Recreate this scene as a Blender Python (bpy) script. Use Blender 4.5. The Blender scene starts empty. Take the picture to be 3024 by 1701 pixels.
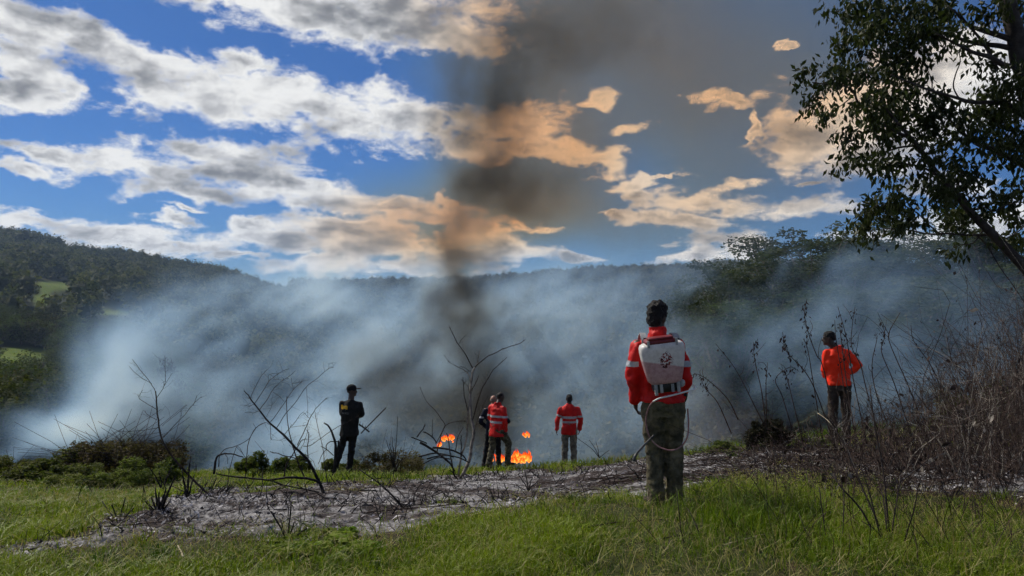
import bpy, bmesh, math, random
import numpy as np
from mathutils import Vector, Matrix, Euler, noise as mnoise

R = math.radians
scene = bpy.context.scene
C = scene.collection
rng = np.random.default_rng(7)
random.seed(7)

# ------------------------------------------------------------------ camera
CAM_H, F_PX, HOR = 1.6, 2184.0, 900.0          # eye height, focal length and horizon row of the 3024 px photograph
cam_d = bpy.data.cameras.new('camera')
cam_d.sensor_width = 36.0
cam_d.lens = 36.0 * F_PX / 3024.0
cam_d.shift_y = (HOR - 850.5) / 3024.0
cam_d.clip_start, cam_d.clip_end = 0.05, 20000
cam = bpy.data.objects.new('camera', cam_d)
cam.location = (0, 0, CAM_H)
cam.rotation_euler = (R(90), 0, 0)
C.objects.link(cam)
scene.camera = cam

# ------------------------------------------------------------------ light and exposure
SUN_EL, SUN_AZ = 46.0, -50.0                    # azimuth from the view direction (+Y), negative = to the left
sun_d = bpy.data.lights.new('sun', 'SUN')
sun_d.energy, sun_d.angle, sun_d.color = 4.6, R(0.55), (1.0, 0.93, 0.82)
sun = bpy.data.objects.new('sun', sun_d)
_s = Vector((math.sin(R(SUN_AZ)) * math.cos(R(SUN_EL)), math.cos(R(SUN_AZ)) * math.cos(R(SUN_EL)), math.sin(R(SUN_EL))))
sun.rotation_euler = (-_s).to_track_quat('-Z', 'Y').to_euler()
sun.location = (-30, 30, 60)
C.objects.link(sun)

vs = scene.view_settings
vs.view_transform, vs.look, vs.exposure, vs.gamma = 'Standard', 'None', 0.0, 1.0
vs.use_curve_mapping = False
cy = scene.cycles
cy.max_bounces, cy.diffuse_bounces, cy.glossy_bounces, cy.transmission_bounces = 4, 2, 1, 2
cy.use_light_tree = False
cy.volume_bounces, cy.transparent_max_bounces = 4, 8
cy.volume_step_rate, cy.volume_max_steps = 2.5, 160
cy.use_denoising = True
cy.use_adaptive_sampling, cy.adaptive_threshold, cy.adaptive_min_samples = True, 0.035, 12
cy.sample_clamp_indirect = 6.0

# ------------------------------------------------------------------ node helpers
class NT:
    """small builder for node trees: call a node type, give inputs by index or name"""
    def __init__(s, tree):
        s.t = tree
    def __call__(s, kind, ins=None, out=0, **props):
        n = s.t.nodes.new(kind)
        for k, v in props.items():
            setattr(n, k, v)
        for k, v in (ins or {}).items():
            s.put(n.inputs[k], v)
        s.last = n
        return n.outputs[out] if out is not None else n
    def put(s, sock, v):
        if isinstance(v, bpy.types.NodeSocket):
            s.t.links.new(v, sock)
        elif sock.type == 'RGBA' and len(v) == 3:
            sock.default_value = (*v, 1)
        else:
            sock.default_value = v
    def m(s, op, a, b=None, c=None, clamp=False):
        ins = {0: a}
        if b is not None: ins[1] = b
        if c is not None: ins[2] = c
        return s('ShaderNodeMath', ins, operation=op, use_clamp=clamp)
    def v(s, op, a, b=None, out=0):
        ins = {0: a}
        if b is not None: ins[1] = b
        return s('ShaderNodeVectorMath', ins, out=out, operation=op)
    def xyz(s, a):
        n = s('ShaderNodeSeparateXYZ', {0: a}, out=None)
        return n.outputs[0], n.outputs[1], n.outputs[2]
    def vec(s, x=0.0, y=0.0, z=0.0):
        return s('ShaderNodeCombineXYZ', {0: x, 1: y, 2: z})
    def noise(s, vec, scale, detail=4.0, rough=0.55, dist=0.0, out=0, dim='3D'):
        return s('ShaderNodeTexNoise', {'Vector': vec, 'Scale': scale, 'Detail': detail, 'Roughness': rough, 'Distortion': dist}, out=out, noise_dimensions=dim)
    def step(s, x, a, b, lo=0.0, hi=1.0):
        return s('ShaderNodeMapRange', {0: x, 1: a, 2: b, 3: lo, 4: hi}, interpolation_type='SMOOTHSTEP')
    def mix(s, f, a, b):
        n = s('ShaderNodeMix', {0: f, 6: a, 7: b}, out=None, data_type='RGBA')
        return n.outputs[2]
    def ramp(s, f, stops):
        n = s('ShaderNodeValToRGB', {0: f}, out=None)
        el = n.color_ramp.elements
        while len(el) < len(stops): el.new(0.5)
        for e, (p, c) in zip(el, stops):
            e.position, e.color = p, (*c, 1)
        return n.outputs[0]

# ------------------------------------------------------------------ sky: Nishita plus a deck of cumulus, laid out by bearing and elevation
world = bpy.data.worlds.new('World')
scene.world = world
world.use_nodes = True
wt = world.node_tree
wt.nodes.clear()
n = NT(wt)
direc = n('ShaderNodeTexCoord', out='Generated')
dx, dy, dz = n.xyz(direc)
sky = n('ShaderNodeTexSky', sky_type='NISHITA', sun_disc=False, sun_elevation=R(SUN_EL), sun_rotation=R(SUN_AZ),
        altitude=200.0, air_density=1.0, dust_density=0.6, ozone_density=3.0)
blue = n.v('MULTIPLY', sky, (0.17, 0.36, 0.66))
az = n.m('ARCTAN2', dx, dy)
el = n.m('ARCSINE', dz)
# the deck seen in perspective: detail crowds together towards the horizon
zz = n.m('ADD', n.m('MAXIMUM', dz, 0.0), 0.14)
deck = n.vec(n.m('DIVIDE', dx, zz), n.m('DIVIDE', dy, zz), 0.0)
flat = n.vec(az, n.m('MULTIPLY', el, 1.8), 0.0)
w1 = n.noise(flat, 6.5, 3.0, 0.6, out=1, dim='2D')
warp = n.v('MULTIPLY', n.v('SUBTRACT', w1, (.5, .5, .5)), (.12, .055, 0))
w2 = n.noise(flat, 30.0, 3.0, 0.6, out=1, dim='2D')
warp = n.v('ADD', warp, n.v('MULTIPLY', n.v('SUBTRACT', w2, (.5, .5, .5)), (.034, .019, 0)))
angw = n.v('ADD', n.vec(az, el, 0.0), warp)
aw, ew, _ = n.xyz(angw)
f1 = n.noise(flat, 15.0, 7.0, 0.60, 0.15, dim='2D')
f2 = n.noise(deck, 3.2, 4.0, 0.6, 0.3, dim='2D')
f3 = n.noise(flat, 62.0, 3.0, 0.6, 0.0, dim='2D')
fd = n.m('ADD', n.m('ADD', n.m('MULTIPLY', n.m('SUBTRACT', f1, 0.5), 1.9), n.m('MULTIPLY', n.m('SUBTRACT', f3, 0.5), 0.5)), n.m('MULTIPLY', n.m('SUBTRACT', f2, 0.5), 0.9))
ga = n.noise(flat, 9.0, 5.0, 0.5, 0.0, dim='2D')
gb = n.noise(n.v('ADD', flat, (-.009, .026, 0)), 9.0, 5.0, 0.5, 0.0, dim='2D')
relief = n.m('SUBTRACT', ga, gb)              # billows: lit on the side towards the sun
lum1 = n.noise(flat, 5.0, 2.0, 0.5, 0.0, dim='2D')

def cloud_sky(inside):
    # thin rims pass the light, thick middles do not
    dens = n.m('ADD', inside, fd)
    alpha = n.step(dens, -0.14, 0.52)
    thick = n.m('ADD', n.m('MULTIPLY', dens, 0.62), n.m('ADD', n.m('MULTIPLY', n.m('SUBTRACT', lum1, 0.5), 1.5), n.m('MULTIPLY', relief, 2.6)))
    ccol = n.ramp(n.step(thick, 0.0, 1.15), [(0.0, (8.8, 8.8, 8.7)), (0.4, (5.6, 5.65, 5.8)), (1.0, (2.1, 2.2, 2.4))])
    return n('ShaderNodeBackground', {0: n.mix(alpha, blue, ccol), 1: 0.1})

# cumulus banks: centre x, y, half width, half height in the photograph's bearing (2576 px wide frame), tilt in degrees
BANKS = [
 (920,30,330,85,0),(1150,70,120,60,0),(720,5,210,45,6),(1235,105,34,30,0),(560,-10,130,30,0),
 (50,95,120,95,0),(205,110,190,72,14),(350,145,120,40,10),(50,205,105,80,0),(140,245,62,46,10),
 (380,215,190,66,6),(590,235,200,72,8),(800,285,200,72,8),(1000,305,150,68,4),(1090,318,70,42,0),(650,165,62,22,0),
 (570,415,220,52,4),(300,415,240,34,4),(720,475,190,56,8),(140,398,160,22,6),(60,436,95,16,4),(480,488,200,30,6),(850,515,150,40,4),
 (100,555,160,24,4),(310,588,240,32,4),(150,612,160,28,6),(430,612,120,22,0),(450,533,70,7,2),(410,556,85,12,2),(40,590,60,12,4),
 (640,572,90,20,0),(720,610,160,26,2),(860,580,170,36,2),(960,625,190,42,0),(1000,530,180,36,4),(800,660,240,26,0),(1040,675,220,24,0),(560,640,120,14,0),
 (1170,590,120,52,4),(1118,502,34,26,0),(1200,640,160,38,0),(1300,632,110,28,0),(1430,630,76,14,4),(1330,580,50,13,0),
 (1300,300,125,52,0),(1195,345,80,34,-6),(1340,375,150,34,6),(1490,400,90,26,6),(1490,252,36,30,0),(1565,320,66,16,-8),
 (1600,452,90,17,-6),(1690,434,52,6,0),(1625,482,60,13,8),(1520,540,30,9,6),
 (1745,508,130,32,0),(1900,528,160,32,4),(2060,520,110,30,0),(1680,566,150,24,8),(1790,618,130,26,12),(1870,638,80,24,8),(1866,460,56,20,0),(1760,652,70,17,0),
 (2000,345,100,90,30),(2150,330,150,110,0),(2330,250,190,130,0),(2480,180,170,120,0),(2460,450,120,36,0),(2250,610,160,26,0),(2400,560,160,36,0),(2600,520,130,40,0),
 (1785,248,48,24,0),(1855,262,34,17,20),(1872,330,15,46,0),(2010,118,34,8,-20),(2038,462,40,6,0),
]
def bank_cover(a0, a1, e0, e1):
    dmin = None
    for (cx, cyy, rx, ry, rot) in BANKS:
        px, py = cx * 1.17391, cyy * 1.17391
        a = math.atan((px - 1512) / F_PX)
        e = math.atan((HOR - py) / F_PX * math.cos(a))
        ca = math.cos(a)
        sx, sy = rx * 1.17391 / F_PX * ca * ca * 1.12, ry * 1.17391 / F_PX * ca * 1.10
        if a + sx * 1.6 + .06 < a0 or a - sx * 1.6 - .06 > a1 or e + sy * 1.6 + .04 < e0 or e - sy * 1.6 - .04 > e1:
            continue
        # (the third coordinate only keeps the nodes in sequence)
        mp = n('ShaderNodeMapping', {'Vector': n.vec(aw, ew, 0.0 if dmin is None else dmin), 'Location': (a, e, 0), 'Rotation': (0, 0, -R(rot)), 'Scale': (sx, sy, 1e7)}, vector_type='TEXTURE')
        ln = n.v('LENGTH', mp, out=1)
        dmin = ln if dmin is None else n.m('SMOOTH_MIN', dmin, ln, 0.35)
    return n.m("MAXIMUM", n.m("SUBTRACT", 1.0, dmin), -1.5) if dmin is not None else n.m("ADD", -1.5, 0.0)

# the same kind of deck goes on beyond the frame; the banks are evaluated bearing by bearing
field = n.noise(deck, 0.55, 2.0, 0.55, dim='2D')
generic = n.m('MULTIPLY', n.m('SUBTRACT', field, 0.52), 5.0)
AZ, ELV = [-0.74, -0.40, -0.20, -0.03, 0.16, 0.36, 0.74], [-0.2, 0.17, 0.52]
wa = n.m('MULTIPLY', n.step(n.m('ABSOLUTE', az), 0.72, 0.60), n.step(el, 0.50, 0.41))
def blend(cover):
    return n.m('ADD', n.m('MULTIPLY', cover, wa), n.m('MULTIPLY', generic, n.m('SUBTRACT', 1.0, wa)))
sh = None
for i in range(len(AZ) - 1):
    col = None
    for j in range(len(ELV) - 1):
        s_ = cloud_sky(blend(bank_cover(AZ[i], AZ[i + 1], ELV[j], ELV[j + 1])))
        col = s_ if col is None else n('ShaderNodeMixShader', {0: n.m('GREATER_THAN', el, ELV[j]), 1: col, 2: s_})
    sh = col if sh is None else n('ShaderNodeMixShader', {0: n.m('GREATER_THAN', az, AZ[i]), 1: sh, 2: col})
outside = n.m('MAXIMUM', n.m('GREATER_THAN', n.m('ABSOLUTE', az), 0.73), n.m('GREATER_THAN', n.m('ABSOLUTE', el), 0.51))
sh = n('ShaderNodeMixShader', {0: outside, 1: sh, 2: cloud_sky(generic)})
n('ShaderNodeOutputWorld', {0: sh}, out=None)
world.cycles.sampling_method = 'MANUAL'
world.cycles.sample_map_resolution = 256

# ------------------------------------------------------------------ placing and mesh helpers
def P(px, py, d):
    """the point that lies d metres ahead on the line through a photograph pixel"""
    return np.array(((px - 1512) / F_PX * d, d, CAM_H + (HOR - py) / F_PX * d))

def tag(o, label=None, cat=None, group=None, kind=None):
    if label: o['label'] = label
    if cat: o['category'] = cat
    if group: o['group'] = group
    if kind: o['kind'] = kind
    return o

def empty(name, loc=(0, 0, 0), rz=0.0):
    o = bpy.data.objects.new(name, None)
    o.empty_display_size = 0.2
    o.location = loc
    o.rotation_euler = (0, 0, rz)
    C.objects.link(o)
    return o

def link(name, me, mat=None, parent=None):
    if mat is not None and not me.materials:
        me.materials.append(mat)
    o = bpy.data.objects.new(name, me)
    C.objects.link(o)
    if parent is not None:
        o.parent = parent
    return o

def raw_mesh(name, V, Q=None, T=None, smooth=False):
    """mesh from numpy arrays: V (n,3), quads (m,4), tris (k,3)"""
    me = bpy.data.meshes.new(name)
    V = np.asarray(V, np.float32).reshape(-1, 3)
    Q = np.zeros((0, 4), np.int32) if Q is None else np.asarray(Q, np.int32).reshape(-1, 4)
    T = np.zeros((0, 3), np.int32) if T is None else np.asarray(T, np.int32).reshape(-1, 3)
    me.vertices.add(len(V)); me.vertices.foreach_set('co', V.ravel())
    loops = np.concatenate([Q.ravel(), T.ravel()])
    me.loops.add(len(loops)); me.loops.foreach_set('vertex_index', loops)
    starts = np.concatenate([np.arange(len(Q)) * 4, len(Q) * 4 + np.arange(len(T)) * 3]).astype(np.int32)
    me.polygons.add(len(starts)); me.polygons.foreach_set('loop_start', starts)
    me.polygons.foreach_set('use_smooth', np.full(len(starts), smooth))
    me.update(calc_edges=True)
    me.validate()
    return me

def float_attr(me, name, vals):
    a = me.attributes.new(name, 'FLOAT', 'POINT')
    a.data.foreach_set('value', np.asarray(vals, np.float32))

class MB:
    """collects shapes for ONE mesh"""
    def __init__(s):
        s.V, s.Q, s.T, s.n = [], [], [], 0
    def add(s, V, Q=None, T=None):
        V = np.asarray(V, float).reshape(-1, 3)
        if Q is not None and len(Q): s.Q.append(np.asarray(Q, int).reshape(-1, 4) + s.n)
        if T is not None and len(T): s.T.append(np.asarray(T, int).reshape(-1, 3) + s.n)
        s.V.append(V); s.n += len(V)
    def loft(s, rings, cap=True):
        k = len(rings[0]); m = len(rings)
        V = np.concatenate(rings)
        i = np.arange(m - 1)[:, None] * k; j = np.arange(k)[None, :]
        a = i + j; b = i + (j + 1) % k
        Q = np.stack([a, b, b + k, a + k], -1).reshape(-1, 4)
        T = []
        if cap:
            V = np.concatenate([V, [rings[0].mean(0)], [rings[-1].mean(0)]])
            c0, c1, o = m * k, m * k + 1, (m - 1) * k
            for q in range(k):
                T.append((c0, (q + 1) % k, q)); T.append((c1, o + q, o + (q + 1) % k))
        s.add(V, Q, T)
    def tube(s, pts, rad, sides=6):
        pts = np.asarray(pts, float)
        rad = np.broadcast_to(np.asarray(rad, float), (len(pts),))
        tan = np.gradient(pts, axis=0); tan /= np.linalg.norm(tan, axis=1)[:, None] + 1e-12
        up = np.array((0, 0, 1.0)) if abs(tan[0][2]) < .9 else np.array((1.0, 0, 0))
        rings = []; th = np.arange(sides) / sides * 2 * np.pi
        for p, t, r in zip(pts, tan, rad):
            u = up - t * up.dot(t); u /= np.linalg.norm(u) + 1e-12; w = np.cross(t, u); up = u
            rings.append(p + r * (np.cos(th)[:, None] * u + np.sin(th)[:, None] * w))
        s.loft(rings)
    def capsule(s, a, b, ra, rb, sides=16, flat=None):
        """tapered capsule; flat = (axis vector, factor) squeezes the section along that axis"""
        a = np.asarray(a, float); b = np.asarray(b, float)
        ax = b - a; L = np.linalg.norm(ax); t = ax / (L + 1e-9)
        up = np.array((0, 1.0, 0)) if abs(t[1]) < .9 else np.array((1.0, 0, 0))
        u = up - t * up.dot(t); u /= np.linalg.norm(u); w = np.cross(t, u)
        th = np.arange(sides) / sides * 2 * np.pi; rings = []
        for f in (-85, -60, -30, 0): rings.append((a + t * ra * math.sin(R(f)), ra * math.cos(R(f))))
        for q in (.33, .66): rings.append((a + ax * q, ra + (rb - ra) * q))
        for f in (0, 30, 60, 85): rings.append((b + t * rb * math.sin(R(f)), rb * math.cos(R(f))))
        out = []
        for c, r in rings:
            off = r * (np.cos(th)[:, None] * u + np.sin(th)[:, None] * w)
            if flat is not None:
                fv = np.asarray(flat[0], float); fv = fv / np.linalg.norm(fv)
                off = off - (1 - flat[1]) * (off @ fv)[:, None] * fv
            out.append(c + off)
        s.loft(out)
    def ball(s, c, r, seg=16):
        c = np.asarray(c, float); r = np.broadcast_to(np.asarray(r, float), (3,))
        th = np.arange(seg) / seg * 2 * np.pi; rings = []
        for f in np.linspace(-86, 86, seg // 2 + 1):
            rings.append(c + r * np.stack([np.cos(th) * math.cos(R(f)), np.sin(th) * math.cos(R(f)), np.full(seg, math.sin(R(f)))], 1))
        s.loft(rings)
    def ellipses(s, rows, seg=24, power=2.0):
        """loft of (super)ellipses: rows of (centre, half x, half y)"""
        th = np.arange(seg) / seg * 2 * np.pi; out = []
        cx = np.sign(np.cos(th)) * np.abs(np.cos(th)) ** (2 / power); cyy = np.sign(np.sin(th)) * np.abs(np.sin(th)) ** (2 / power)
        for c, rx, ry in rows:
            out.append(np.asarray(c, float) + np.stack([rx * cx, ry * cyy, np.zeros(seg)], 1))
        s.loft(out)
    def box(s, c, h, rot=None, bev=0.0):
        c = np.asarray(c, float); h = np.asarray(h, float)
        pts = []
        b = min(bev, h.min() * .9)
        if b <= 0:
            V = np.array([[x, y, z] for z in (-1, 1) for y in (-1, 1) for x in (-1, 1)], float) * h
            Q = [(0, 2, 3, 1), (4, 5, 7, 6), (0, 1, 5, 4), (2, 6, 7, 3), (0, 4, 6, 2), (1, 3, 7, 5)]
            V = V @ np.asarray(rot).T if rot is not None else V
            s.add(V + c, Q)
        else:                                   # rounded in plan, bevelled top and bottom
            th = np.arange(16) / 16 * 2 * np.pi
            rings = []
            for z, ins in ((-h[2], b), (-h[2] + b * .3, b * .3), (-h[2] + b, 0), (h[2] - b, 0), (h[2] - b * .3, b * .3), (h[2], b)):
                cr = np.stack([np.sign(np.cos(th)) * (h[0] - b) + (b - ins) * np.cos(th), np.sign(np.sin(th)) * (h[1] - b) + (b - ins) * np.sin(th), np.full(16, z)], 1)
                rings.append(cr)
            rings = [r @ np.asarray(rot).T + c if rot is not None else r + c for r in rings]
            s.loft(rings)
    def mesh(s, name, smooth=False):
        return raw_mesh(name, np.concatenate(s.V), np.concatenate(s.Q) if s.Q else None, np.concatenate(s.T) if s.T else None, smooth)
    def build(s, name, mat, parent=None, smooth=False):
        return link(name, s.mesh(name, smooth), mat, parent)

def vnoise(x, y, seed=0, z=None):
    """value noise on numpy arrays, about -1..1"""
    def h(ix, iy):
        v = np.sin(ix * 127.1 + iy * 311.7 + seed * 74.7) * 43758.5453
        return (v - np.floor(v)) * 2 - 1
    ix, iy = np.floor(x), np.floor(y); fx, fy = x - ix, y - iy
    fx, fy = fx * fx * (3 - 2 * fx), fy * fy * (3 - 2 * fy)
    a = h(ix, iy) * (1 - fx) + h(ix + 1, iy) * fx
    b = h(ix, iy + 1) * (1 - fx) + h(ix + 1, iy + 1) * fx
    return a * (1 - fy) + b * fy
def fbm(x, y, oct=4, seed=0):
    s, a = 0, 1.0
    for i in range(oct):
        s = s + a * vnoise(x * 2 ** i + 17.3 * i, y * 2 ** i - 9.1 * i, seed + i); a *= .5
    return s
def sstep(x, a, b):
    t = np.clip((x - a) / (b - a), 0, 1); return t * t * (3 - 2 * t)

# ------------------------------------------------------------------ materials
MATS = {}
def material(name, base, var=0.25, scale=8.0, rough=0.85, spec=0.3, bump=0.0, bscale=40.0, trans=0.0, second=None, detail=4.0, coord='Object', attr=None):
    """procedural: two tones mixed by noise, fine bump, optional leaf translucency"""
    if name in MATS: return MATS[name]
    m = bpy.data.materials.new(name); m.use_nodes = True
    t = m.node_tree; t.nodes.clear(); q = NT(t)
    co = q('ShaderNodeTexCoord', out=coord) if coord != 'Position' else q('ShaderNodeNewGeometry', out='Position')
    f = q.noise(co, scale, detail, 0.6)
    base = np.array(base)
    second = base * (1 - var) if second is None else np.array(second)
    col = q.mix(q.step(f, 0.3, 0.7), tuple(np.clip(base * (1 + var), 0, 1)), tuple(second))
    if attr:      # per-piece tone
        a = q('ShaderNodeAttribute', attribute_name=attr, out=2)
        col = q.v('MULTIPLY', col, q('ShaderNodeCombineXYZ', {0: a, 1: a, 2: a}))
    b = q('ShaderNodeBsdfPrincipled', {'Base Color': col, 'Roughness': rough, 'Specular IOR Level': spec}, out=None)
    if bump:
        h = q.noise(co, bscale, 5.0, 0.6)
        q.put(b.inputs['Normal'], q('ShaderNodeBump', {'Strength': bump, 'Distance': 0.02, 'Height': h}))
    sh = b.outputs[0]
    if trans:
        tr = q('ShaderNodeBsdfTranslucent', {'Color': q.v('MULTIPLY', col, (1.3, 1.5, 0.6))})
        sh = q('ShaderNodeMixShader', {0: trans, 1: sh, 2: tr})
    q('ShaderNodeOutputMaterial', {0: sh}, out=None)
    MATS[name] = m
    return m

# ------------------------------------------------------------------ terrain: burnt shoulder, valley, forested hills
COLS = np.array([-900, 0, 300, 600, 870, 1300, 1900, 2250, 2600, 3024, 4000.])
RST = np.array([19., 24, 32, 45, 60, 90, 130, 170, 220, 300, 400, 520, 620, 800, 1050, 1250, 1700, 4000])
# apparent row (photograph pixels) of the bare ground at each distance, column by column
ROWS = {
 -900: [1412,1440,1470,1440,1380,1240,1120,1050, 980, 880, 770, 690, 650, 660, 700, 720, 760, 840],
 0:    [1412,1450,1490,1450,1390,1250,1125,1045, 960, 880, 795, 745, 712, 722, 745, 760, 790, 850],
 300:  [1412,1460,1520,1490,1440,1300,1180,1085, 985, 915, 855, 805, 772, 780, 790, 800, 815, 855],
 600:  [1412,1470,1545,1540,1500,1390,1270,1180,1090,1000, 918, 852, 812, 817, 825, 830, 836, 858],
 870:  [1408,1475,1560,1570,1540,1450,1340,1260,1190,1110,1030, 968, 920, 872, 856, 855, 856, 864],
 1300: [1400,1475,1560,1580,1550,1470,1380,1310,1240,1160,1090,1015, 968, 902, 853, 843, 848, 862],
 1900: [1355,1430,1520,1560,1520,1440,1350,1280,1210,1130,1060, 990, 938, 872, 818, 808, 820, 860],
 2250: [1310,1380,1440,1420,1370,1270,1170,1090,1020, 960, 910, 875, 850, 820, 800, 796, 815, 860],
 2600: [1272,1330,1370,1330,1270,1150,1040, 970, 910, 870, 840, 825, 815, 800, 795, 800, 820, 860],
 3024: [1240,1280,1300,1250,1190,1070, 960, 900, 860, 830, 815, 805, 800, 800, 800, 805, 820, 860],
 4000: [1200,1220,1230,1180,1110, 990, 890, 840, 810, 800, 800, 800, 800, 800, 800, 805, 820, 860]}
ZT = np.array([[CAM_H + (HOR - ROWS[int(c)][i]) / F_PX * r for c in COLS] for i, r in enumerate(RST)])   # (r, col)
NEAR_D = np.array([0, 4.4, 6.5, 10., 14.8, 17., 18.5, 20.])
NEAR_Z = np.array([0, 0, -.19, -.86, -1.8, -2.22, -2.5, -3.0])

def far_z(u, y):
    lr = np.log(np.clip(y, RST[0], RST[-1]))
    out = np.zeros_like(u, float)
    zc = np.stack([np.interp(lr, np.log(RST), ZT[:, k]) for k in range(len(COLS))], -1)
    k = np.clip(np.searchsorted(COLS, u) - 1, 0, len(COLS) - 2)
    f = np.clip((u - COLS[k]) / (COLS[k + 1] - COLS[k]), 0, 1); f = f * f * (3 - 2 * f)
    idx = np.arange(len(u.ravel()))
    zf = zc.reshape(-1, len(COLS))
    return (zf[idx, k.ravel()] * (1 - f.ravel()) + zf[idx, k.ravel() + 1] * f.ravel()).reshape(u.shape)

def ground_z(x, y, fine=True):
    """height of the ground at (x, y); y is the distance ahead of the camera"""
    x = np.asarray(x, float); y = np.asarray(y, float)
    yy = np.maximum(y, 0.01)
    zn = np.interp(yy, NEAR_D, NEAR_Z)
    cross = np.where(x > 0, .115 * (np.sqrt(x * x + 1.2) - 1.095) * sstep(yy, 3, 9), .012 * x * sstep(yy, 3, 9))
    zn = zn + cross + .10 * fbm(x * .35, y * .35, 3, 5) * sstep(yy, 3, 8)
    u = 1512 + F_PX * x / np.maximum(yy, 2.0)
    zf = far_z(np.clip(u, -900, 4000), yy)
    roll = fbm(x / 45, y / 45, 3, 11) * np.clip((yy - 40) / 100, 0, 1) * 3.0
    w = sstep(yy, 17.2, 20.5)
    return zn * (1 - w) + (zf + roll) * w

# where the burn has turned the sward to ash (1) and where grass stands (0)
ASH_TOP = np.array([(-600, 1600), (0, 1600), (180, 1560), (330, 1520), (430, 1480), (620, 1440), (760, 1445), (930, 1440), (1080, 1445), (1250, 1425), (1400, 1395), (1560, 1372), (1760, 1352), (2000, 1345), (2150, 1342), (2350, 1330), (2600, 1330), (3024, 1330), (3600, 1330)])
ASH_BOT = np.array([(-600, 1720), (0, 1650), (140, 1640), (300, 1615), (600, 1600), (900, 1585), (1050, 1580), (1200, 1560), (1300, 1530), (1450, 1512), (1650, 1485), (1850, 1475), (2050, 1462), (2150, 1420), (2300, 1420), (2600, 1420), (2750, 1450), (3024, 1480), (3600, 1500)])
def ash_mask(x, y):
    z = ground_z(x, y)
    u = 1512 + F_PX * x / np.maximum(y, .5)
    v = HOR + (CAM_H - z) / np.maximum(y, .5) * F_PX
    j = 34 * fbm(x * .9, y * .9, 5, 3)
    t = np.interp(u, ASH_TOP[:, 0], ASH_TOP[:, 1]); b = np.interp(u, ASH_BOT[:, 0], ASH_BOT[:, 1])
    m = sstep(v + j, t - 5, t + 10) * sstep(v + j * 1.4, b + 26, b - 22)
    return m * sstep(y, 19.5, 17.5)

def polar_grid(a0, a1, na, r0, r1, nr):
    t = np.linspace(a0, a1, na); r = np.geomspace(r0, r1, nr)
    rr, tt = np.meshgrid(r, t, indexing='ij')
    i = np.arange(nr - 1)[:, None] * na; j = np.arange(na - 1)[None, :]
    a = i + j
    return rr * np.tan(tt), rr, np.stack([a, a + 1, a + na + 1, a + na], -1).reshape(-1, 4)

def ground_material():
    m = bpy.data.materials.new('burnt ground and sward'); m.use_nodes = True
    t = m.node_tree; t.nodes.clear(); q = NT(t)
    pos = q('ShaderNodeNewGeometry', out='Position')
    ash = q('ShaderNodeAttribute', attribute_name='ash', out=2)
    n0 = q.noise(pos, 2.6, 5, .62); n1 = q.noise(pos, .8, 6, .62); n2 = q.noise(pos, 14, 6, .68); n3 = q.noise(pos, 45, 4, .6)
    soil = q.mix(q.step(n2, .35, .7), (.030, .036, .012), (.05, .055, .018))
    soil = q.mix(q.step(n1, .5, .68), soil, (.055, .04, .022))
    f = q.m('ADD', q.m('MULTIPLY', n2, .75), q.m('MULTIPLY', n3, .25))
    ashc = q.ramp(f, [(.28, (.014, .013, .013)), (.41, (.060, .056, .058)), (.50, (.18, .175, .178)), (.63, (.42, .41, .415))])
    ashc = q.mix(q.step(q.m('ADD', q.m('MULTIPLY', n1, .6), q.m('MULTIPLY', n0, .4)), .45, .52), ashc, q.v('MULTIPLY', ashc, (.24, .20, .19)))
    edge = q.m('MULTIPLY', q.step(ash, .02, .35), q.step(ash, .95, .45))
    col = q.mix(edge, q.mix(ash, soil, ashc), (.042, .028, .018))
    b = q('ShaderNodeBsdfPrincipled', {'Base Color': col, 'Roughness': .95, 'Specular IOR Level': .1}, out=None)
    q.put(b.inputs['Normal'], q('ShaderNodeBump', {'Strength': .9, 'Distance': .03, 'Height': q.m('ADD', n2, q.m('MULTIPLY', n3, .4))}))
    q('ShaderNodeOutputMaterial', {0: b.outputs[0]}, out=None)
    return m
M_GROUND = ground_material()

def build_ground():
    x, y, Q = polar_grid(R(-48), R(48), 560, 2.2, 21.5, 380)
    z = ground_z(x, y); a = ash_mask(x, y)
    rough = .5 + .5 * vnoise(x * 2.1, y * 2.1, 21)
    z = z + a * (.035 * fbm(x * 3.1, y * 3.1, 4, 8) + .028 * np.abs(fbm(x * 9, y * 9, 2, 9)) * rough) + (1 - a) * .03 * fbm(x * 2.3, y * 2.3, 3, 14)
    me = raw_mesh('ground', np.stack([x, y, z], -1), Q, smooth=True)
    float_attr(me, 'ash', a.ravel())
    o = link('ground', me, M_GROUND); tag(o, kind='structure')
build_ground()

def hill_material():
    m = bpy.data.materials.new('hill pasture and forest floor'); m.use_nodes = True
    t = m.node_tree; t.nodes.clear(); q = NT(t)
    pos = q('ShaderNodeNewGeometry', out='Position')
    past = q('ShaderNodeAttribute', attribute_name='pasture', out=2)
    n1 = q.noise(pos, .05, 6, .65); n2 = q.noise(pos, .6, 5, .6)
    floor = q.mix(q.step(n1, .4, .62), (.020, .026, .012), (.034, .036, .018))
    grass = q.mix(q.step(n2, .35, .7), (.075, .12, .02), (.11, .13, .03))
    b = q('ShaderNodeBsdfPrincipled', {'Base Color': q.mix(past, floor, grass), 'Roughness': .95, 'Specular IOR Level': .05}, out=None)
    q('ShaderNodeOutputMaterial', {0: b.outputs[0]}, out=None)
    return m
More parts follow.
